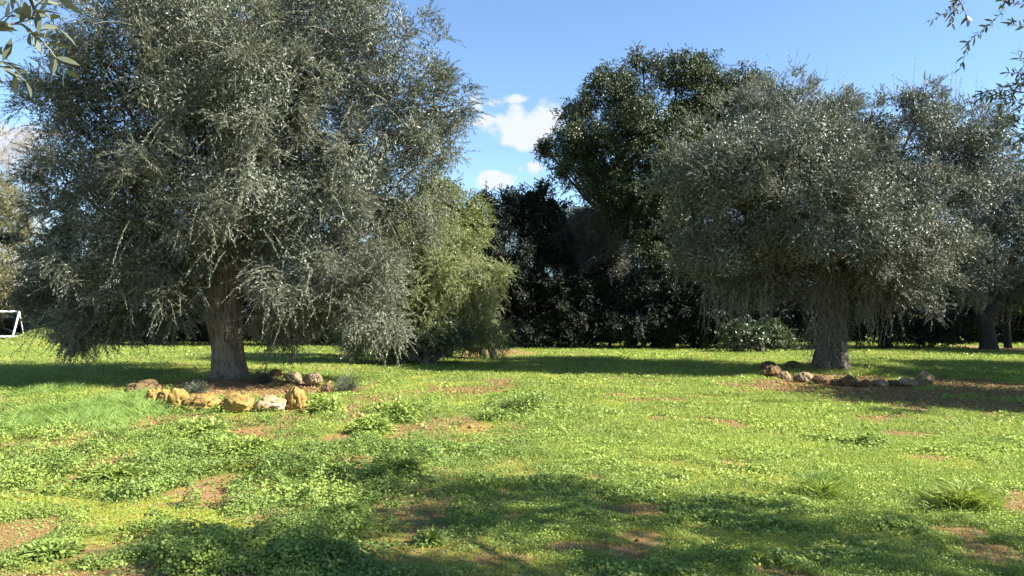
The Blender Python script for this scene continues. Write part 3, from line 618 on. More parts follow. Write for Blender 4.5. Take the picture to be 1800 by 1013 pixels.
# ---- the tall carob
def carob():
    rng = np.random.default_rng(6); Y = 35.0
    b = at(1165, 612, Y); b[2] = 0
    P = lambda px, py, r, dy=0: (*at(px, py, Y + dy), r)
    trunk = [(b[0], b[1], -.1, .5), P(1165, 560, .42), P(1160, 500, .38), P(1150, 440, .32), P(1145, 390, .2), P(1145, 350, .1, 1)]
    arms = [[P(1155, 470, .25), P(1180, 400, .2), P(1220, 340, .1, 1)], [P(1148, 420, .2), P(1110, 360, .15), P(1090, 330, .09, 1)]]
    raw = [(1085, 160, 0, 66, 62), (1190, 142, 0, 64, 52), (1292, 146, .5, 60, 44), (1010, 205, 0, 42, 42), (1045, 250, -.3, 76, 64), (990, 292, -.6, 40, 34), (1160, 240, -1, 96, 90), (1260, 225, .6, 90, 85), (1110, 330, -.8, 72, 56),
           (1200, 360, -1, 90, 80), (1160, 430, -.6, 84, 70), (1050, 300, .5, 66, 40), (1130, 110, .4, 34, 22), (1240, 112, .6, 30, 20), (960, 262, 0, 16, 12), (1085, 345, -.4, 60, 44), (1120, 400, -.6, 50, 50), (1040, 325, -.2, 50, 26), (1085, 385, -.3, 36, 34), (1225, 460, -.8, 70, 60), (1330, 170, 1, 36, 40)]
    lumps = [lump(a, c, Y + d, e, f) for a, c, d, e, f in raw]
    tree('carob_tree', 'tall dark evergreen tree with yellow green sunlit top, rising above the hedge', 'tree', b, [trunk] + arms, lumps, [M_CAROB, M_DTWIG], M_BARK2, rng,
         fork=at(1150, 430, Y), branch_n=60, limb_r=.12, lobe=(9, .38, .80), dens=2.1, per=15, K=9, SL=.22, leafL=.075, leafW=.048, rs=.3, up=.25, droop=.25, twig=.005, shape='rhomb', fill=90000, zmin=1.2, seed=21, open_=1.3, wob=.3, inner=.15)
carob()

def shrub(name, label, cat, basepx, Y, raw, mats, seed, group=None, bark=M_BARK2, stems=3, dens=1.4, per=13, K=9, SL=.28, leafL=.095, leafW=.05, fill=34000, zmin=.05, skirt=True, lobe=(5, .4, .8), **kw):
    rng = np.random.default_rng(seed); b = at(basepx, 600, Y); b[2] = 0
    lumps = [lump(a, c, Y + d, e, f) for a, c, d, e, f in raw]
    if skirt:
        x0 = min(q[0] - q[3] for q in lumps); x1 = max(q[0] + q[3] for q in lumps); yc = np.mean([q[1] for q in lumps]); n = max(2, int((x1 - x0) / 1.3))
        for i in range(n): lumps.append((x0 + (x1 - x0) * (i + .5) / n, yc + rng.uniform(-.3, .3), rng.uniform(.6, .9), .9, .8, rng.uniform(.75, 1.1)))
    top = max(lumps, key=lambda q: q[2]); tr = []
    for i in range(stems):
        s = b + np.array([rng.normal(0, .35), rng.normal(0, .2), 0]); e = np.array(lumps[i % len(lumps)][:3])
        tr.append([(s[0], s[1], -.1, .11), (*(s * .5 + e * .5 + rng.normal(0, .1, 3)), .075), (*e, .03)])
    return tree(name, label, cat, b, tr, lumps, mats, bark, rng, fork=(b * .6 + np.array(top[:3]) * .4), group=group, lobe=lobe, limb_r=.05, flare=.1,
                dens=dens, per=per, K=K, SL=SL, leafL=leafL, leafW=leafW, fill=fill, zmin=zmin, seed=seed, **kw)
D_ = [M_DARK, M_DTWIG]; DB = [M_DARKB, M_DTWIG]
HG = 'dark evergreens of the boundary hedge'
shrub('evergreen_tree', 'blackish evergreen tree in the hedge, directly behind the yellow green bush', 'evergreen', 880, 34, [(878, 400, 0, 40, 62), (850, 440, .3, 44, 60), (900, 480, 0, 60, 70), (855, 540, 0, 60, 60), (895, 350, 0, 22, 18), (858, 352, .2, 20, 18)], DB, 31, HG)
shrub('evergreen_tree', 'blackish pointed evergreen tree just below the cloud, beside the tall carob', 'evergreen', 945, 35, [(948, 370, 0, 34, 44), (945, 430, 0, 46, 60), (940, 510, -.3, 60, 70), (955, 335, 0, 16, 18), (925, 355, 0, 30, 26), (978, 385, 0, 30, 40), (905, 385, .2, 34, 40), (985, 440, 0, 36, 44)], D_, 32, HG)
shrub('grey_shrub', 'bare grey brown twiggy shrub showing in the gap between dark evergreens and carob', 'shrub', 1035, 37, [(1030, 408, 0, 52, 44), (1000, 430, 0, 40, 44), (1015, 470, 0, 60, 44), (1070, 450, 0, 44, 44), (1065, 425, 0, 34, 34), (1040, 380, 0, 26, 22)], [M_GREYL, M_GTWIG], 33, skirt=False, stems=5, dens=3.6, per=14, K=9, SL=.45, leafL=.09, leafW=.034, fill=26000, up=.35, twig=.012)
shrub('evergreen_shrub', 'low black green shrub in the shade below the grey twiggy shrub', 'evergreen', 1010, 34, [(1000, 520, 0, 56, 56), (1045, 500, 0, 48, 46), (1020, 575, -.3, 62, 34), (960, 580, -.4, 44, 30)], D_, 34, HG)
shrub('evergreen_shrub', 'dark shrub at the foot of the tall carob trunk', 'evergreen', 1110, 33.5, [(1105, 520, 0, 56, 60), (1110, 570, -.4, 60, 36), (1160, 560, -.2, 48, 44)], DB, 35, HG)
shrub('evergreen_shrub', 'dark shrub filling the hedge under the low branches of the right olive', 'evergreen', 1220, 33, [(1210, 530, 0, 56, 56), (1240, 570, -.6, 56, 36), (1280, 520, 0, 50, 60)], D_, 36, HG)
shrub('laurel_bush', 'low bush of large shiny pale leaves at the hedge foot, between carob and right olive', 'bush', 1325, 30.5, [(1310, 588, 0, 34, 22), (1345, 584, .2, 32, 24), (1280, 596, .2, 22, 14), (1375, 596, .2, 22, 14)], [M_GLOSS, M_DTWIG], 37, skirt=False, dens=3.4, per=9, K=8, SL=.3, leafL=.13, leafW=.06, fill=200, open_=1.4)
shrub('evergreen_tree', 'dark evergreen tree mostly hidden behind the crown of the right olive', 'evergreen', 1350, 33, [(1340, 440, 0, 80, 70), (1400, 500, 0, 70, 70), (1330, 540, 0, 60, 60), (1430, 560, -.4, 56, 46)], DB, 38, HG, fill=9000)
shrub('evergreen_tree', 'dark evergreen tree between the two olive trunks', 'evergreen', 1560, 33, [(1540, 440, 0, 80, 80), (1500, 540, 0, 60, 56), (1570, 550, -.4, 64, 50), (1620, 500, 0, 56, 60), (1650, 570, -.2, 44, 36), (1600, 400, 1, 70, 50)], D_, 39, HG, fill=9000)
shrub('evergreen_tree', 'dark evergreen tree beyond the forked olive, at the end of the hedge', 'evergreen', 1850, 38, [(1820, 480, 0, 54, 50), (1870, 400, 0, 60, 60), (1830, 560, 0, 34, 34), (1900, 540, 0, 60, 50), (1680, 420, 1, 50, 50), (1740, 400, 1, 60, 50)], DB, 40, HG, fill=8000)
shrub('sunlit_bush', 'sunlit yellow green bush seen through the fork of the olive trunk', 'bush', 1750, 39, [(1735, 545, 0, 34, 34), (1765, 530, 0, 34, 30), (1710, 580, 0, 26, 20)], [M_YEL, M_DTWIG], 41, skirt=False, dens=2, per=10, fill=6000)
# hedge behind the big olive
BK = 'dark shrubs along the far edge of the lawn'
shrub('hedge_shrub', 'dark shrub behind the trunk of the big olive', 'shrub', 400, 36, [(380, 540, 0, 70, 55), (440, 560, -.3, 60, 38), (420, 480, 0, 70, 50)], DB, 50, BK)
shrub('hedge_shrub', 'dark shrub between the big olive trunk and the pale bush', 'shrub', 540, 36, [(520, 545, 0, 66, 50), (590, 555, -.3, 60, 44), (560, 470, 0, 70, 50)], D_, 51, BK)
shrub('hedge_shrub', 'dark shrub under the drooping low branches of the big olive', 'shrub', 260, 37, [(240, 540, 0, 66, 50), (310, 555, -.3, 54, 40), (280, 480, 0, 70, 50)], D_, 52, BK)
shrub('hedge_shrub', 'olive green shrub behind the grassy heap', 'shrub', 150, 42, [(150, 520, 0, 50, 60), (110, 470, 0, 50, 40), (180, 470, 0, 50, 50), (120, 560, -.3, 40, 34)], [M_CAROB, M_DTWIG], 53, BK)
shrub('hedge_bush', 'dull green bush behind the football goal', 'shrub', 20, 53, [(20, 520, 0, 60, 50), (-60, 510, 0, 60, 60), (70, 530, 0, 40, 46), (10, 575, -.4, 50, 22), (70, 575, -.3, 36, 20)], [M_BRN, M_DTWIG], 54, dens=1.2, fill=12000, leafL=.13, leafW=.05)
shrub('feathery_tree', 'sunlit feathery olive brown tree above the football goal', 'tree', 0, 56, [(0, 400, 0, 50, 66), (20, 350, 0, 34, 44), (-50, 380, 0, 60, 80), (30, 440, 0, 34, 50), (0, 470, -.5, 60, 40)], [M_BRN, M_GTWIG], 55, dens=.8, per=12, K=12, SL=.7, leafL=.16, leafW=.04, up=.5, fill=9000)
shrub('bare_tree', 'leafless pale twiggy tree top behind the feathery tree', 'tree', 20, 66, [(15, 270, 0, 40, 50), (40, 300, 0, 36, 50), (-20, 300, 0, 50, 50), (50, 360, 0, 34, 60)], [M_GREYL, M_GTWIG], 56, skirt=False, dens=.8, per=7, K=3, SL=1.6, leafL=.06, leafW=.015, up=1.2, fill=0, twig=.014, stems=4)
shrub('hedge_shrub', 'dark low shrub beside the feathery tree', 'shrub', 60, 50, [(10, 420, 2, 26, 16), (90, 520, 0, 30, 40)], D_, 57, BK)

BR = 'second row of dark trees behind the hedge'
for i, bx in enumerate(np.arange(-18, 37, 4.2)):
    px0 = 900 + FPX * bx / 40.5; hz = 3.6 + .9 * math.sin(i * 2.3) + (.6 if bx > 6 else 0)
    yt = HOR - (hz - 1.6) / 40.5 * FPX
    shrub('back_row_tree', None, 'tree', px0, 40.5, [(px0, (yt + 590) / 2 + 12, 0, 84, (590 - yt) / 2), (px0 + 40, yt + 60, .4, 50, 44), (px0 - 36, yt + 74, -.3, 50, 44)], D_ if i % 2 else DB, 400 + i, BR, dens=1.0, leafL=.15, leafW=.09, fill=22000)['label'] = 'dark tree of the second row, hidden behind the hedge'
# ---- the bush right of the big olive
shrub('pale_needle_tree', 'pale green fine leaved bushy tree between the big olive and the dark hedge', 'tree', 720, 24, [(690, 470, 0, 100, 110), (790, 470, 0, 66, 96), (640, 545, -.2, 50, 56), (740, 560, -.2, 80, 50), (840, 500, -.1, 36, 44), (865, 480, 0, 24, 18), (720, 400, .5, 80, 70), (850, 545, 0, 22, 22)],
      [M_PALE, M_TWIG], 60, dens=3.0, per=16, K=18, SL=.38, leafL=.09, leafW=.017, fill=50000, up=.15, open_=.8)
shrub('yellow_green_bush', 'yellow green bush topping the hedge behind the pale fine leaved tree', 'bush', 820, 26.5, [(800, 400, 0, 56, 60), (775, 335, 0, 52, 44), (835, 385, 0, 34, 48), (770, 350, 0, 40, 40), (850, 420, 0, 20, 26), (790, 500, 0, 60, 70)], [M_YEL, M_TWIG], 61, dens=3, per=12, K=10, leafL=.07, leafW=.038, fill=16000)
shrub('round_leaf_shrub', 'low leafy shrub at the foot of the pale fine leaved tree', 'shrub', 770, 23.2, [(760, 596, 0, 54, 28), (700, 602, 0, 50, 24), (800, 585, 0, 26, 26), (640, 602, .2, 34, 22)], [M_GLOSS, M_TWIG], 62, skirt=False, dens=4.5, per=12, K=10, SL=.26, leafL=.06, leafW=.038, fill=9000)

# ---- olives beside and behind the camera, whose sprigs reach into the view and whose shade lies on the lawn
def near_right_olive():
    rng = np.random.default_rng(7); b = np.array([8.6, .2, 0])
    trunk = [(8.6, .2, -.1, .4), (8.5, .3, 1, .33), (8.4, .5, 2.2, .3), (8.2, .6, 3.4, .2), (8, .7, 5, .12)]
    arms = [[(8.4, .4, 2.2, .1), (7, 1.6, 3.8, .06), (5.9, 3.2, 4.3, .035), (5.1, 4.5, 4.35, .022), (4.7, 5.1, 4.2, .008)], [(8.4, .4, 2.2, .2), (9.5, -.6, 4, .1)]]
    sh = lambda px, py, z, r, rz: (lambda g: (g[0] + z / math.tan(SUN_EL) * SUN_DIR[0] / _h, g[1] + z / math.tan(SUN_EL) * SUN_DIR[1] / _h, z, r, r * .9, rz))(gnd(px, py))
    # parts of the crown, from the shade they cast: (where the shade lies, height, radius)
    lumps = [(5.2, 4.5, 4.5, .55, .5, .45), (5.9, 3.4, 4.5, .6, .6, .5), sh(1350, 925, 5.6, .7, .6), (7.6, 1.2, 5.4, 1.7, 1.6, 1.5), sh(1620, 965, 5.0, .75, .7), sh(1180, 900, 6.2, .62, .6), sh(1000, 870, 6.6, .6, .5), sh(600, 838, 7.3, .45, .4), sh(800, 858, 7.0, .55, .45), sh(1230, 990, 5.8, .6, .6),
             sh(540, 995, 6.4, .7, .5), sh(400, 985, 6.6, .5, .4), sh(660, 1000, 6.3, .5, .4), sh(480, 1040, 6.2, .6, .5), sh(780, 1030, 6.2, .4, .4), (9.2, -1.2, 5.2, 2.0, 2, 1.6), (7.0, -1.5, 5.5, 1.6, 1.6, 1.3), sh(1750, 1010, 4.8, .5, .5)]
    def extra(F, W, rng):
        A = lambda x, y, Y: at(x, y, Y)
        st = [[A(1930, -90, 5.0), A(1720, -40, 4.9), A(1676, 12, 4.8), A(1634, 38, 4.8)], [A(1930, -60, 5.0), A(1790, -20, 4.9), A(1755, 28, 4.8), A(1702, 74, 4.8)], [A(1700, -30, 4.9), A(1680, 10, 4.8), A(1672, 28, 4.8)],
              [A(1950, 20, 5.0), A(1850, 40, 4.9), A(1800, 48, 4.8), A(1775, 42, 4.8)], [A(1920, 60, 4.9), A(1830, 90, 4.8), A(1800, 108, 4.8), A(1788, 90, 4.8)], [A(1950, 110, 5.0), A(1850, 130, 4.9), A(1790, 148, 4.8), A(1728, 162, 4.8)],
              [A(1960, 150, 5.0), A(1860, 150, 4.9), A(1795, 175, 4.8), A(1760, 185, 4.8)], [A(1950, 130, 5.0), A(1850, 160, 4.9), A(1790, 190, 4.9), A(1775, 225, 4.8)], [A(1950, 180, 5.0), A(1840, 200, 4.9), A(1805, 230, 4.9), A(1785, 262, 4.8)],
              [A(1960, 90, 5.0), A(1860, 100, 4.9), A(1810, 128, 4.9), A(1770, 128, 4.8)], [A(1960, 0, 5.0), A(1870, 10, 4.9), A(1800, 8, 4.9), A(1762, 0, 4.8)], [A(1940, 160, 5.0), A(1830, 165, 4.9), A(1775, 160, 4.9), A(1738, 172, 4.8)], [A(1950, 150, 5.0), A(1850, 175, 4.9), A(1800, 205, 4.9), A(1752, 212, 4.8)], [A(1950, 210, 5.0), A(1840, 225, 4.9), A(1790, 250, 4.9), A(1758, 246, 4.8)], [A(1950, 240, 5.0), A(1850, 255, 4.9), A(1798, 285, 4.9), A(1772, 312, 4.8)], [A(1940, 120, 5.0), A(1840, 120, 4.9), A(1790, 150, 4.9), A(1766, 178, 4.8)], [A(1960, 200, 5.0), A(1880, 230, 5.0), A(1820, 290, 4.9), A(1795, 300, 4.9)]]
        poly_shoots(F, rng, st, .060, .0155, .028, twig=.0034, tint=(0, .6), side=2)
        arm = tube_path([(7, 1.6, 3.8, 0), (5.9, 3.2, 4.3, 0), (5.1, 4.5, 4.35, 0), (4.7, 5.1, 4.2, 0)], 24)[:, :3]; links = []
        for i, q in enumerate(st):
            j = arm[int(len(arm) * (.45 + .54 * (i * .618 % 1))) - 1]; mid = (j + q[0]) / 2 + rng.normal(0, .09, 3) + np.array([.05, 0, .12])
            W.limb([(*j, .014), (*mid, .008), (*q[0], .004)], sides=5, n=6, gnarl=0); links.append([mid, mid * .4 + q[0] * .6 + rng.normal(0, .03, 3), q[0]])
        poly_shoots(F, rng, links, .060, .0155, .028, twig=.003, tint=(0, .6), side=3)
    tree('overhanging_olive', 'near olive whose thin sprigs hang into the sky above the draped olive', 'olive tree', b, [trunk] + arms, lumps, [M_OLIVE, M_TWIG], M_BARK, rng, fork=(8.3, .5, 3.2), extra=extra,
         branch_n=40, limb_r=.06, dens=2.1, per=11, K=20, SL=.38, leafL=.066, leafW=.019, rs=.25, fill=10000, inner=.35, lobe=(5, .45, .8), zmin=3.2, seed=77)
near_right_olive()
def near_left_olive():
    rng = np.random.default_rng(9); b = np.array([-4.6, -.6, 0])
    trunk = [(-4.6, -.6, -.1, .33), (-4.5, -.6, 1, .28), (-4.5, -.5, 2.2, .22), (-4.4, -.4, 3.4, .12)]
    arms = [[(-4.5, -.5, 2.0, .16), (-3.4, .6, 2.9, .09), (-2.4, 1.6, 2.9, .035), (-1.9, 2.1, 2.75, .012)]]
    lumps = [(-4.8, -.6, 4.0, 1.5, 1.5, 1.2), (-5.6, .6, 3.8, 1.2, 1.1, 1.0), (-4.2, -1.4, 4.4, 1.3, 1.2, 1.0), (-3.6, .2, 4.2, .8, .8, .7)]
    def extra(F, W, rng):
        A = lambda x, y, Y=2.2: at(x, y, Y)
        st = [[A(-120, 30), A(-40, 55), A(30, 40), A(58, 28), A(72, -25)], [A(-120, 60), A(-60, 70), A(-10, 42), A(22, 20)], [A(58, 28), A(66, 8), A(90, -6), A(118, -10)], [A(-120, 100), A(-60, 110), A(-20, 112), A(4, 108)], [A(20, 42), A(38, 44), A(52, 58)],
              [A(-60, 10), A(-20, 5), A(10, -5)]]
        poly_shoots(F, rng, st, .078, .0215, .028, twig=.0035, tint=(.3, 1), open_=1.2, side=1)
        j = np.array([-1.9, 2.1, 2.75])
        for q in (st[0], st[1], st[3], st[5]): W.limb([(*j, .011), (*((j + q[0]) / 2), .007), (*q[0], .004)], sides=5, n=5, gnarl=0)
    tree('near_olive', 'near olive whose broad leafed branch tip hangs in the sky beside the big olive', 'olive tree', b, [trunk] + arms, lumps, [M_OLIVE, M_TWIG], M_BARK, rng, fork=(-4.5, -.5, 2.4), extra=extra,
         branch_n=20, limb_r=.05, dens=1.6, per=8, K=20, SL=.42, leafL=.064, leafW=.016, fill=1500, zmin=2.2, seed=78)
near_left_olive()
def side_olive(label, x, y, s, seed):
    rng = np.random.default_rng(seed)
    trunk = [(x, y, -.1, .42), (x + .1, y, 1.2, .34), (x, y, 2.4, .26), (x, y, 4, .15)]
    lumps = [(x, y, 4.6, 3 * s, 3 * s, 2.4 * s), (x - 1.6 * s, y + .8 * s, 4.0, 2 * s, 2 * s, 1.7 * s), (x + 1.5 * s, y - 1.4 * s, 4.4, 2 * s, 2 * s, 1.8 * s), (x, y + 1.8 * s, 5.2, 1.8 * s, 1.8 * s, 1.5 * s)]
    tree('side_olive', label, 'olive tree', (x, y, 0), [trunk], lumps, [M_OLIVE2, M_DTWIG], M_BARK2, rng, fork=(x, y, 2.4), branch_n=20, limb_r=.08, group='olives standing beside the view', dens=1.1, per=10, K=14, SL=.5, leafL=.09, leafW=.034, fill=40000, zmin=1.3, seed=seed)
side_olive('olive tree beyond the edge of the view whose shade lies behind the right olive', 14.9, 12.3, 1.0, 91)
side_olive('olive beyond the edge of the view, shading the earth beside the stones', 20.6, 20.5, 1.1, 92)
side_olive('olive beyond the edge of the view, between the other two shading trees', 17.8, 17.0, 1.0, 94)
side_olive('third olive tree beyond the edge of the view, level with the far hedge', 25.2, 28.5, 1.0, 93)

# ------------------------------------------------------------------ stones
def stone_mat(name, a, b, c):
    m, nt, n, l, p = new_mat(name); tc = n.new('ShaderNodeTexCoord')
    def nz(sc, d=7):
        q = n.new('ShaderNodeTexNoise'); q.inputs['Scale'].default_value = sc; q.inputs['Detail'].default_value = d; q.inputs['Roughness'].default_value = .65; l.new(tc.outputs['Object'], q.inputs['Vector']); return q.outputs[0]
    def ramp(v, x, y):
        q = n.new('ShaderNodeMapRange'); q.inputs[1].default_value = x; q.inputs[2].default_value = y; l.new(v, q.inputs[0]); return q.outputs[0]
    col = mixc(n, l, ramp(nz(7), .38, .62), a, b); col = mixc(n, l, ramp(nz(16), .52, .66), col, c)
    vo = n.new('ShaderNodeTexVoronoi'); vo.inputs['Scale'].default_value = 26; l.new(tc.outputs['Object'], vo.inputs['Vector'])
    pit = ramp(vo.outputs['Distance'], .05, .25)
    col = mixc(n, l, pit, (.10, .065, .03), col)
    l.new(col, p.inputs['Base Color']); p.inputs['Roughness'].default_value = .95; p.inputs['Specular IOR Level'].default_value = .15
    bp = n.new('ShaderNodeBump'); bp.inputs['Strength'].default_value = .8; bp.inputs['Distance'].default_value = .03
    ad = n.new('ShaderNodeMath'); ad.operation = 'ADD'; l.new(nz(22), ad.inputs[0]); l.new(pit, ad.inputs[1]); l.new(ad.outputs[0], bp.inputs['Height']); l.new(bp.outputs[0], p.inputs['Normal'])
    return m
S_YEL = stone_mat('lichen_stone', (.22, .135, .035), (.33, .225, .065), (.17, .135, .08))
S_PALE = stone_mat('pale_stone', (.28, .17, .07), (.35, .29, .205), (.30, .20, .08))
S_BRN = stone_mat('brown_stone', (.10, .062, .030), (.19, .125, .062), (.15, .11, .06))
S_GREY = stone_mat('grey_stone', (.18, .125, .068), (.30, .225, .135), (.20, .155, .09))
def stone(px, py, w, h, mat, label, seed, group, dy=0, dpt=.85):
    """px,py: foot of the stone; w,h in photo pixels."""
    g = gnd(px, py); Y = g[1]; g[2] = gz(g[:1], g[1:2])[0]
    W_, H_ = w / FPX * Y * 1.1, h / FPX * Y * (1.05 if px > 1000 else 1.1)
    bm_n = 5; phi = (1 + 5 ** .5) / 2
    import bmesh
    bm = bmesh.new(); bmesh.ops.create_icosphere(bm, subdivisions=5, radius=1)
    V = np.array([v.co[:] for v in bm.verts]); F = np.array([[v.index for v in f.verts] for f in bm.faces]); bm.free()
    rng = np.random.default_rng(seed)
    p = V.copy()
    for _ in range(9):                                          # chop facets
        d = rdir(rng, 1)[0]; k = rng.uniform(.62, .92); s = p @ d; p = p - np.outer(np.maximum(s - k, 0) * .85, d)
    q = p * 1.5 + seed * 3.7
    r = 1 + .5 * (fbm3(q, seed, 4) - .5) + .22 * (fbm3(q * 3.1, seed + 1, 3) - .5) - .16 * smooth(.62, .72, noise3(q * 2.6, seed + 9))
    p = p * r[:, None]; p = p - (p.max(0) + p.min(0)) / 2; p = p / (p.max(0) - p.min(0))
    p = p * np.array([W_, W_ * dpt, H_ * 1.18]); p[:, 2] += H_ * .33
    a = rng.uniform(-.3, .3); R = np.array([[math.cos(a), -math.sin(a), 0], [math.sin(a), math.cos(a), 0], [0, 0, 1]]); p = p @ R.T
    o = make_mesh('stone', p, [(F, 0)], [mat], smooth_shade=True); o.location = (g[0], g[1] + dy, g[2])
    tag(o, label, 'stone', group)
G1, G2 = 'stones ringing the big olive', 'stones ringing the right olive'
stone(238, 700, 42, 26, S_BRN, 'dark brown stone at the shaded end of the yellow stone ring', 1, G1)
stone(272, 712, 34, 30, S_YEL, 'small mossy yellow stone between the dark stone and the upright stone', 2, G1)
stone(313, 721, 36, 40, S_YEL, 'upright blocky yellow stone, second from the shaded end of the ring', 3, G1, dpt=.8)
stone(291, 713, 22, 30, S_YEL, 'narrow yellow brown stone leaning behind the upright blocky stone', 14, G1)
stone(355, 722, 60, 30, S_YEL, 'long deep yellow stone lying directly before the trunk of the big olive', 4, G1)
stone(415, 724, 56, 34, S_YEL, 'rounded pale yellow stone with a dark hollow at its foot, middle of the ring', 5, G1)
stone(474, 722, 54, 28, S_PALE, 'whitish topped flat stone right before the tall pitted one', 6, G1)
stone(519, 719, 40, 40, S_YEL, 'tall pitted yellow stone beside the bright leafy plant', 7, G1)
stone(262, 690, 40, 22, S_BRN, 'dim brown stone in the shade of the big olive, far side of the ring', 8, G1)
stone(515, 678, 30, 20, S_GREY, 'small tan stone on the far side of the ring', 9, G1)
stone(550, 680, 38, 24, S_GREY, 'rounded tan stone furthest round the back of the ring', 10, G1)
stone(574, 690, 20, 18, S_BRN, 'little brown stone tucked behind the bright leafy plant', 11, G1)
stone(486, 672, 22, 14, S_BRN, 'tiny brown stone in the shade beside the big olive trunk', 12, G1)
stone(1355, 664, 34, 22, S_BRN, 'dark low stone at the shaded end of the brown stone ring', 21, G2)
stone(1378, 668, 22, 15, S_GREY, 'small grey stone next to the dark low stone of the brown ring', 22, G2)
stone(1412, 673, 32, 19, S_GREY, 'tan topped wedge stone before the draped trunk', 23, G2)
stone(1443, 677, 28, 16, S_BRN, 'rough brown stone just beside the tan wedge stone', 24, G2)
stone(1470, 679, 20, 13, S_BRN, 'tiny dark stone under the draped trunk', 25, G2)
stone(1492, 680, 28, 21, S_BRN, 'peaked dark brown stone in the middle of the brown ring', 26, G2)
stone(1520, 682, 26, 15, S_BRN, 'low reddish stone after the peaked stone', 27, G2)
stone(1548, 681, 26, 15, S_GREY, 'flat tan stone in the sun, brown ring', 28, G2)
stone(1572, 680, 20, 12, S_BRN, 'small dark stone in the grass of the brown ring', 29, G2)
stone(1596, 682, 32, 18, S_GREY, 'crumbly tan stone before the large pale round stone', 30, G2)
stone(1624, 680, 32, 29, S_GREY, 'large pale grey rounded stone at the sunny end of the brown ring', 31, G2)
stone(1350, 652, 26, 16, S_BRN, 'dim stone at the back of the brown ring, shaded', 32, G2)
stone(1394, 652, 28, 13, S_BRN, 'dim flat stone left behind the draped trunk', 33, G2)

# ------------------------------------------------------------------ single plants on the lawn
def leafy_plant(px, py, w, h, label, seed, nl=260, ls=.07, mat=M_WEED, tint=(.3, 1), cat='weed', group='leafy weed clumps on the lawn', wr=.6, name='leafy_plant'):
    nl = int(nl * 1.7); rng = np.random.default_rng(seed); g = gnd(px, py); Y = g[1]; g[2] = gz(g[:1], g[1:2])[0]
    W_, H_ = w / FPX * Y / 2, h / FPX * Y * .9; t = thing(name, label, cat, g, group)
    F = Foliage(); d = rdir(rng, nl); d[:, 2] = abs(d[:, 2]); d = norm(d); f = rng.uniform(.45, 1.0, nl) * (1 + .4 * (fbm3(d * 2.2, seed, 2) - .5))
    P = g + d * np.array([W_, W_ * .9, H_]) * f[:, None]
    ls = ls * .68; nl_ = nl; s = ls * rng.uniform(.5, 1.3, nl); S0 = g + d * np.array([W_ * .25, W_ * .25, 0])
    C = np.stack([S0, (S0 + P) / 2 + np.array([0, 0, .25 * H_]) * f[:, None, None].reshape(-1, 1), P], 1); F.tubes(C, np.full((nl, 3), .0025), 1)
    F.leaves(P, d + rng.normal(0, .4, (nl, 3)) + np.array([0, 0, -.1]), d * .4 + np.array([0, 0, 1.]) + rng.normal(0, .35, (nl, 3)), s, s * wr, np.clip(rng.uniform(*tint, nl), 0, 1), 'round', fold=.3, bend=.25)
    F.build('leaves', [mat, mat], t)
def grass_tuft(px, py, w, h, label, seed, nb=420, mat=M_TALL, name='grass_tuft', cat='grass tuft'):
    rng = np.random.default_rng(seed); g = gnd(px, py); Y = g[1]; g[2] = gz(g[:1], g[1:2])[0]; W_, H_ = w / FPX * Y / 2, h / FPX * Y
    t = thing(name, label, cat, g, 'long grass tufts'); F = Foliage(); r = abs(rng.normal(0, .75, nb)); a = rng.uniform(0, 2 * PI, nb); a = a + .5 * np.sin(3 * a + seed)
    O = g + np.stack([np.cos(a) * r * W_ * .55, np.sin(a) * r * W_ * .55, np.zeros(nb)], 1); ln = rng.uniform(.1, .75, nb)
    az = a + rng.normal(0, 1.0, nb); D = norm(np.stack([np.cos(az) * ln, np.sin(az) * ln, np.ones(nb)], 1)); L = H_ * rng.uniform(.35, 1.3, nb) * np.exp(-.25 * r)
    tn = np.clip(rng.normal(.5, .25, nb), 0, 1); N = rdir(rng, nb) + np.array([0, 0, .3]); wd = .0075
    side = norm(np.cross(D, N)); prev = O; cur = D
    for i, (k, w0) in enumerate(((.4, 1.0), (.35, .9), (.35, .7))):
        F.leaves(prev, cur, N, L * k * 1.1, wd * w0 * 1.3, tn, 'rhomb' if i < 2 else 'blade', fold=0); prev = prev + norm(cur) * (L * k * .8)[:, None]
        cur = norm(cur + np.stack([np.cos(az) * .45, np.sin(az) * .45, -np.full(nb, .22)], 1))
    F.build('blades', [mat], t)
leafy_plant(572, 724, 76, 38, 'bright green leafy plant at the end of the yellow stone ring', 201, 320, .085)
leafy_plant(350, 768, 120, 34, 'broad bright weed clump below the long yellow stone', 202, 620, .065)
leafy_plant(690, 738, 100, 42, 'tall bright weed clump in the middle of the lawn, beyond the mossy patch', 203, 520, .075)
leafy_plant(650, 762, 90, 36, 'bright weed clump just before the mossy patch', 204, 420, .07)
leafy_plant(920, 722, 90, 36, 'bluish green weed clump on the sunny lawn beside the bare red soil', 205, 520, .06, tint=(0, .5))
leafy_plant(870, 738, 60, 22, 'low bluish green weed next to the larger bluish clump', 206, 260, .055, tint=(0, .5))
leafy_plant(700, 832, 120, 40, 'dark green weed clump half in shade at the centre of the lawn', 207, 700, .05, tint=(0, .6))
leafy_plant(755, 955, 60, 28, 'greyish weed rosette on the yellow moss near the camera', 208, 260, .042, tint=(0, .12), wr=.4)
leafy_plant(90, 975, 110, 26, 'dusky weed clump on bare soil in the lower corner', 209, 420, .045, tint=(0, .4))
leafy_plant(600, 905, 110, 24, 'weed clump at the border of the shade near the camera', 210, 700, .04, tint=(.1, .8))
leafy_plant(560, 985, 150, 24, 'wide fresh weed clump in the near shade', 211, 900, .038, tint=(.1, .8))
leafy_plant(1500, 668, 20, 18, 'single pale leafy sprout in front of the draped trunk', 212, 40, .07, tint=(.6, 1))
leafy_plant(1535, 660, 30, 16, 'small light weed beside the draped trunk', 213, 60, .07, tint=(.6, 1))
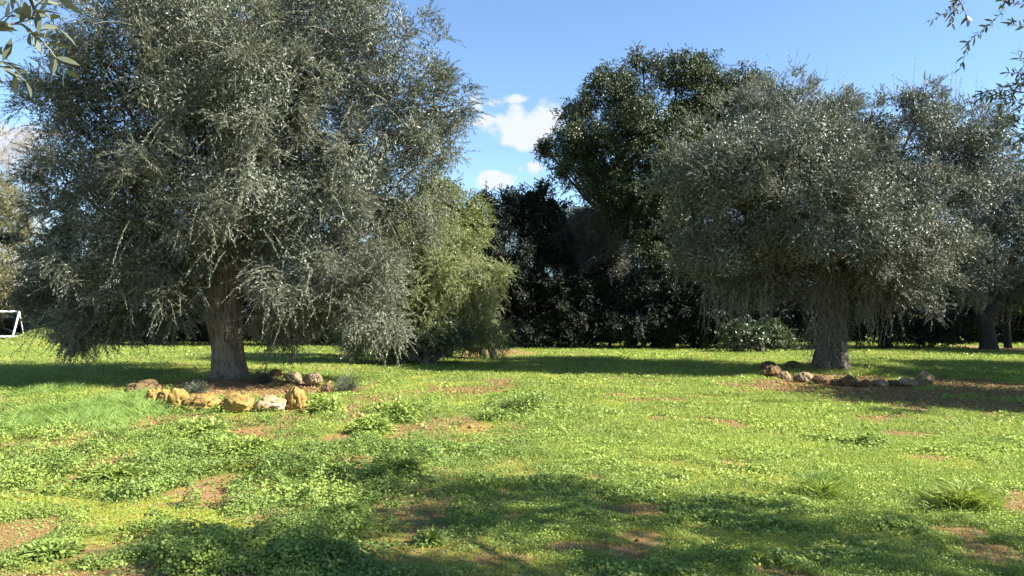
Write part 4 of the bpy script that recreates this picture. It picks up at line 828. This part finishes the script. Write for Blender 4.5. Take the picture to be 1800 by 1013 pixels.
leafy_plant(345, 690, 60, 26, 'grey leafed sprouts at the foot of the big olive, shaded side', 214, 260, .05, mat=M_OLIVE2, wr=.3, cat='sprout', group='sprouts at the olive foot', name='olive_sprout')
leafy_plant(462, 680, 56, 34, 'grey leafed sprouts at the foot of the big olive, sunny side', 215, 240, .05, mat=M_OLIVE2, wr=.3, cat='sprout', group='sprouts at the olive foot', name='olive_sprout')
leafy_plant(610, 688, 70, 40, 'dark thin sprouts beyond the bright leafy plant', 216, 160, .05, mat=M_OLIVE, wr=.3, cat='sprout', group='sprouts at the olive foot', name='olive_sprout')
leafy_plant(200, 845, 120, 30, 'weed clump below the bare brown patch', 217, 600, .05, tint=(.2, .8))
leafy_plant(430, 800, 130, 34, 'fresh weed clump amid the patchy lawn', 218, 640, .055, tint=(.3, 1))
grass_tuft(1690, 895, 130, 62, 'tall bright grass tuft on the sunny side near the camera', 301, 900, mat=M_GRASS)
grass_tuft(1445, 872, 110, 40, 'low spreading grass tuft before the other tall tuft', 302, 700, mat=M_GRASS)
grass_tuft(215, 722, 90, 36, 'upright grass tuft beside the dark stone', 303, 420)
grass_tuft(120, 745, 110, 34, 'soft grass tuft in front of the deep shade', 304, 480)
grass_tuft(40, 760, 110, 30, 'soft grass tuft at the very border of the view', 305, 420)
grass_tuft(205, 768, 110, 30, 'soft pale grass tuft before the upright tuft', 306, 480)
#grass_tuft(370, 728, 40, 12, 'tiny grass tuft in front of the long yellow stone', 307, 120)

# ------------------------------------------------------------------ football goal
def goal():
    Y = 48.0; a = at(34, 548, Y); c = at(22, 592, Y); c[2] = 0
    t = thing('football_goal', 'small white football goal frame beyond the lawn, left of the big olive', 'goal', (c[0], Y, 0))
    m = flat_mat('white_paint', (.78, .78, .76), .45, .5)
    def bar(name, p, q, r=.055):
        W = Wood(); W.limb([(*p, r), (*((np.array(p) + np.array(q)) / 2), r), (*q, r)], sides=12, n=4, gnarl=0); W.build(name, m, t)
    w = 3.2; dx = a[0] - c[0]
    bar('post', (c[0], Y, 0), (a[0], Y, a[2])); bar('post', (c[0] - w, Y, 0), (a[0] - w - 2 * dx, Y, a[2]))
    bar('crossbar', (a[0] - w - 2 * dx, Y, a[2]), (a[0], Y, a[2])); 
    for x0, x1 in ((a[0], c[0]), (a[0] - w - 2 * dx, c[0] - w)):
        bar('stay', (x0, Y, a[2]), (x1, Y + 1.1, .05), .03); bar('base_bar', (x1, Y, .05), (x1, Y + 1.1, .05), .03)
goal()
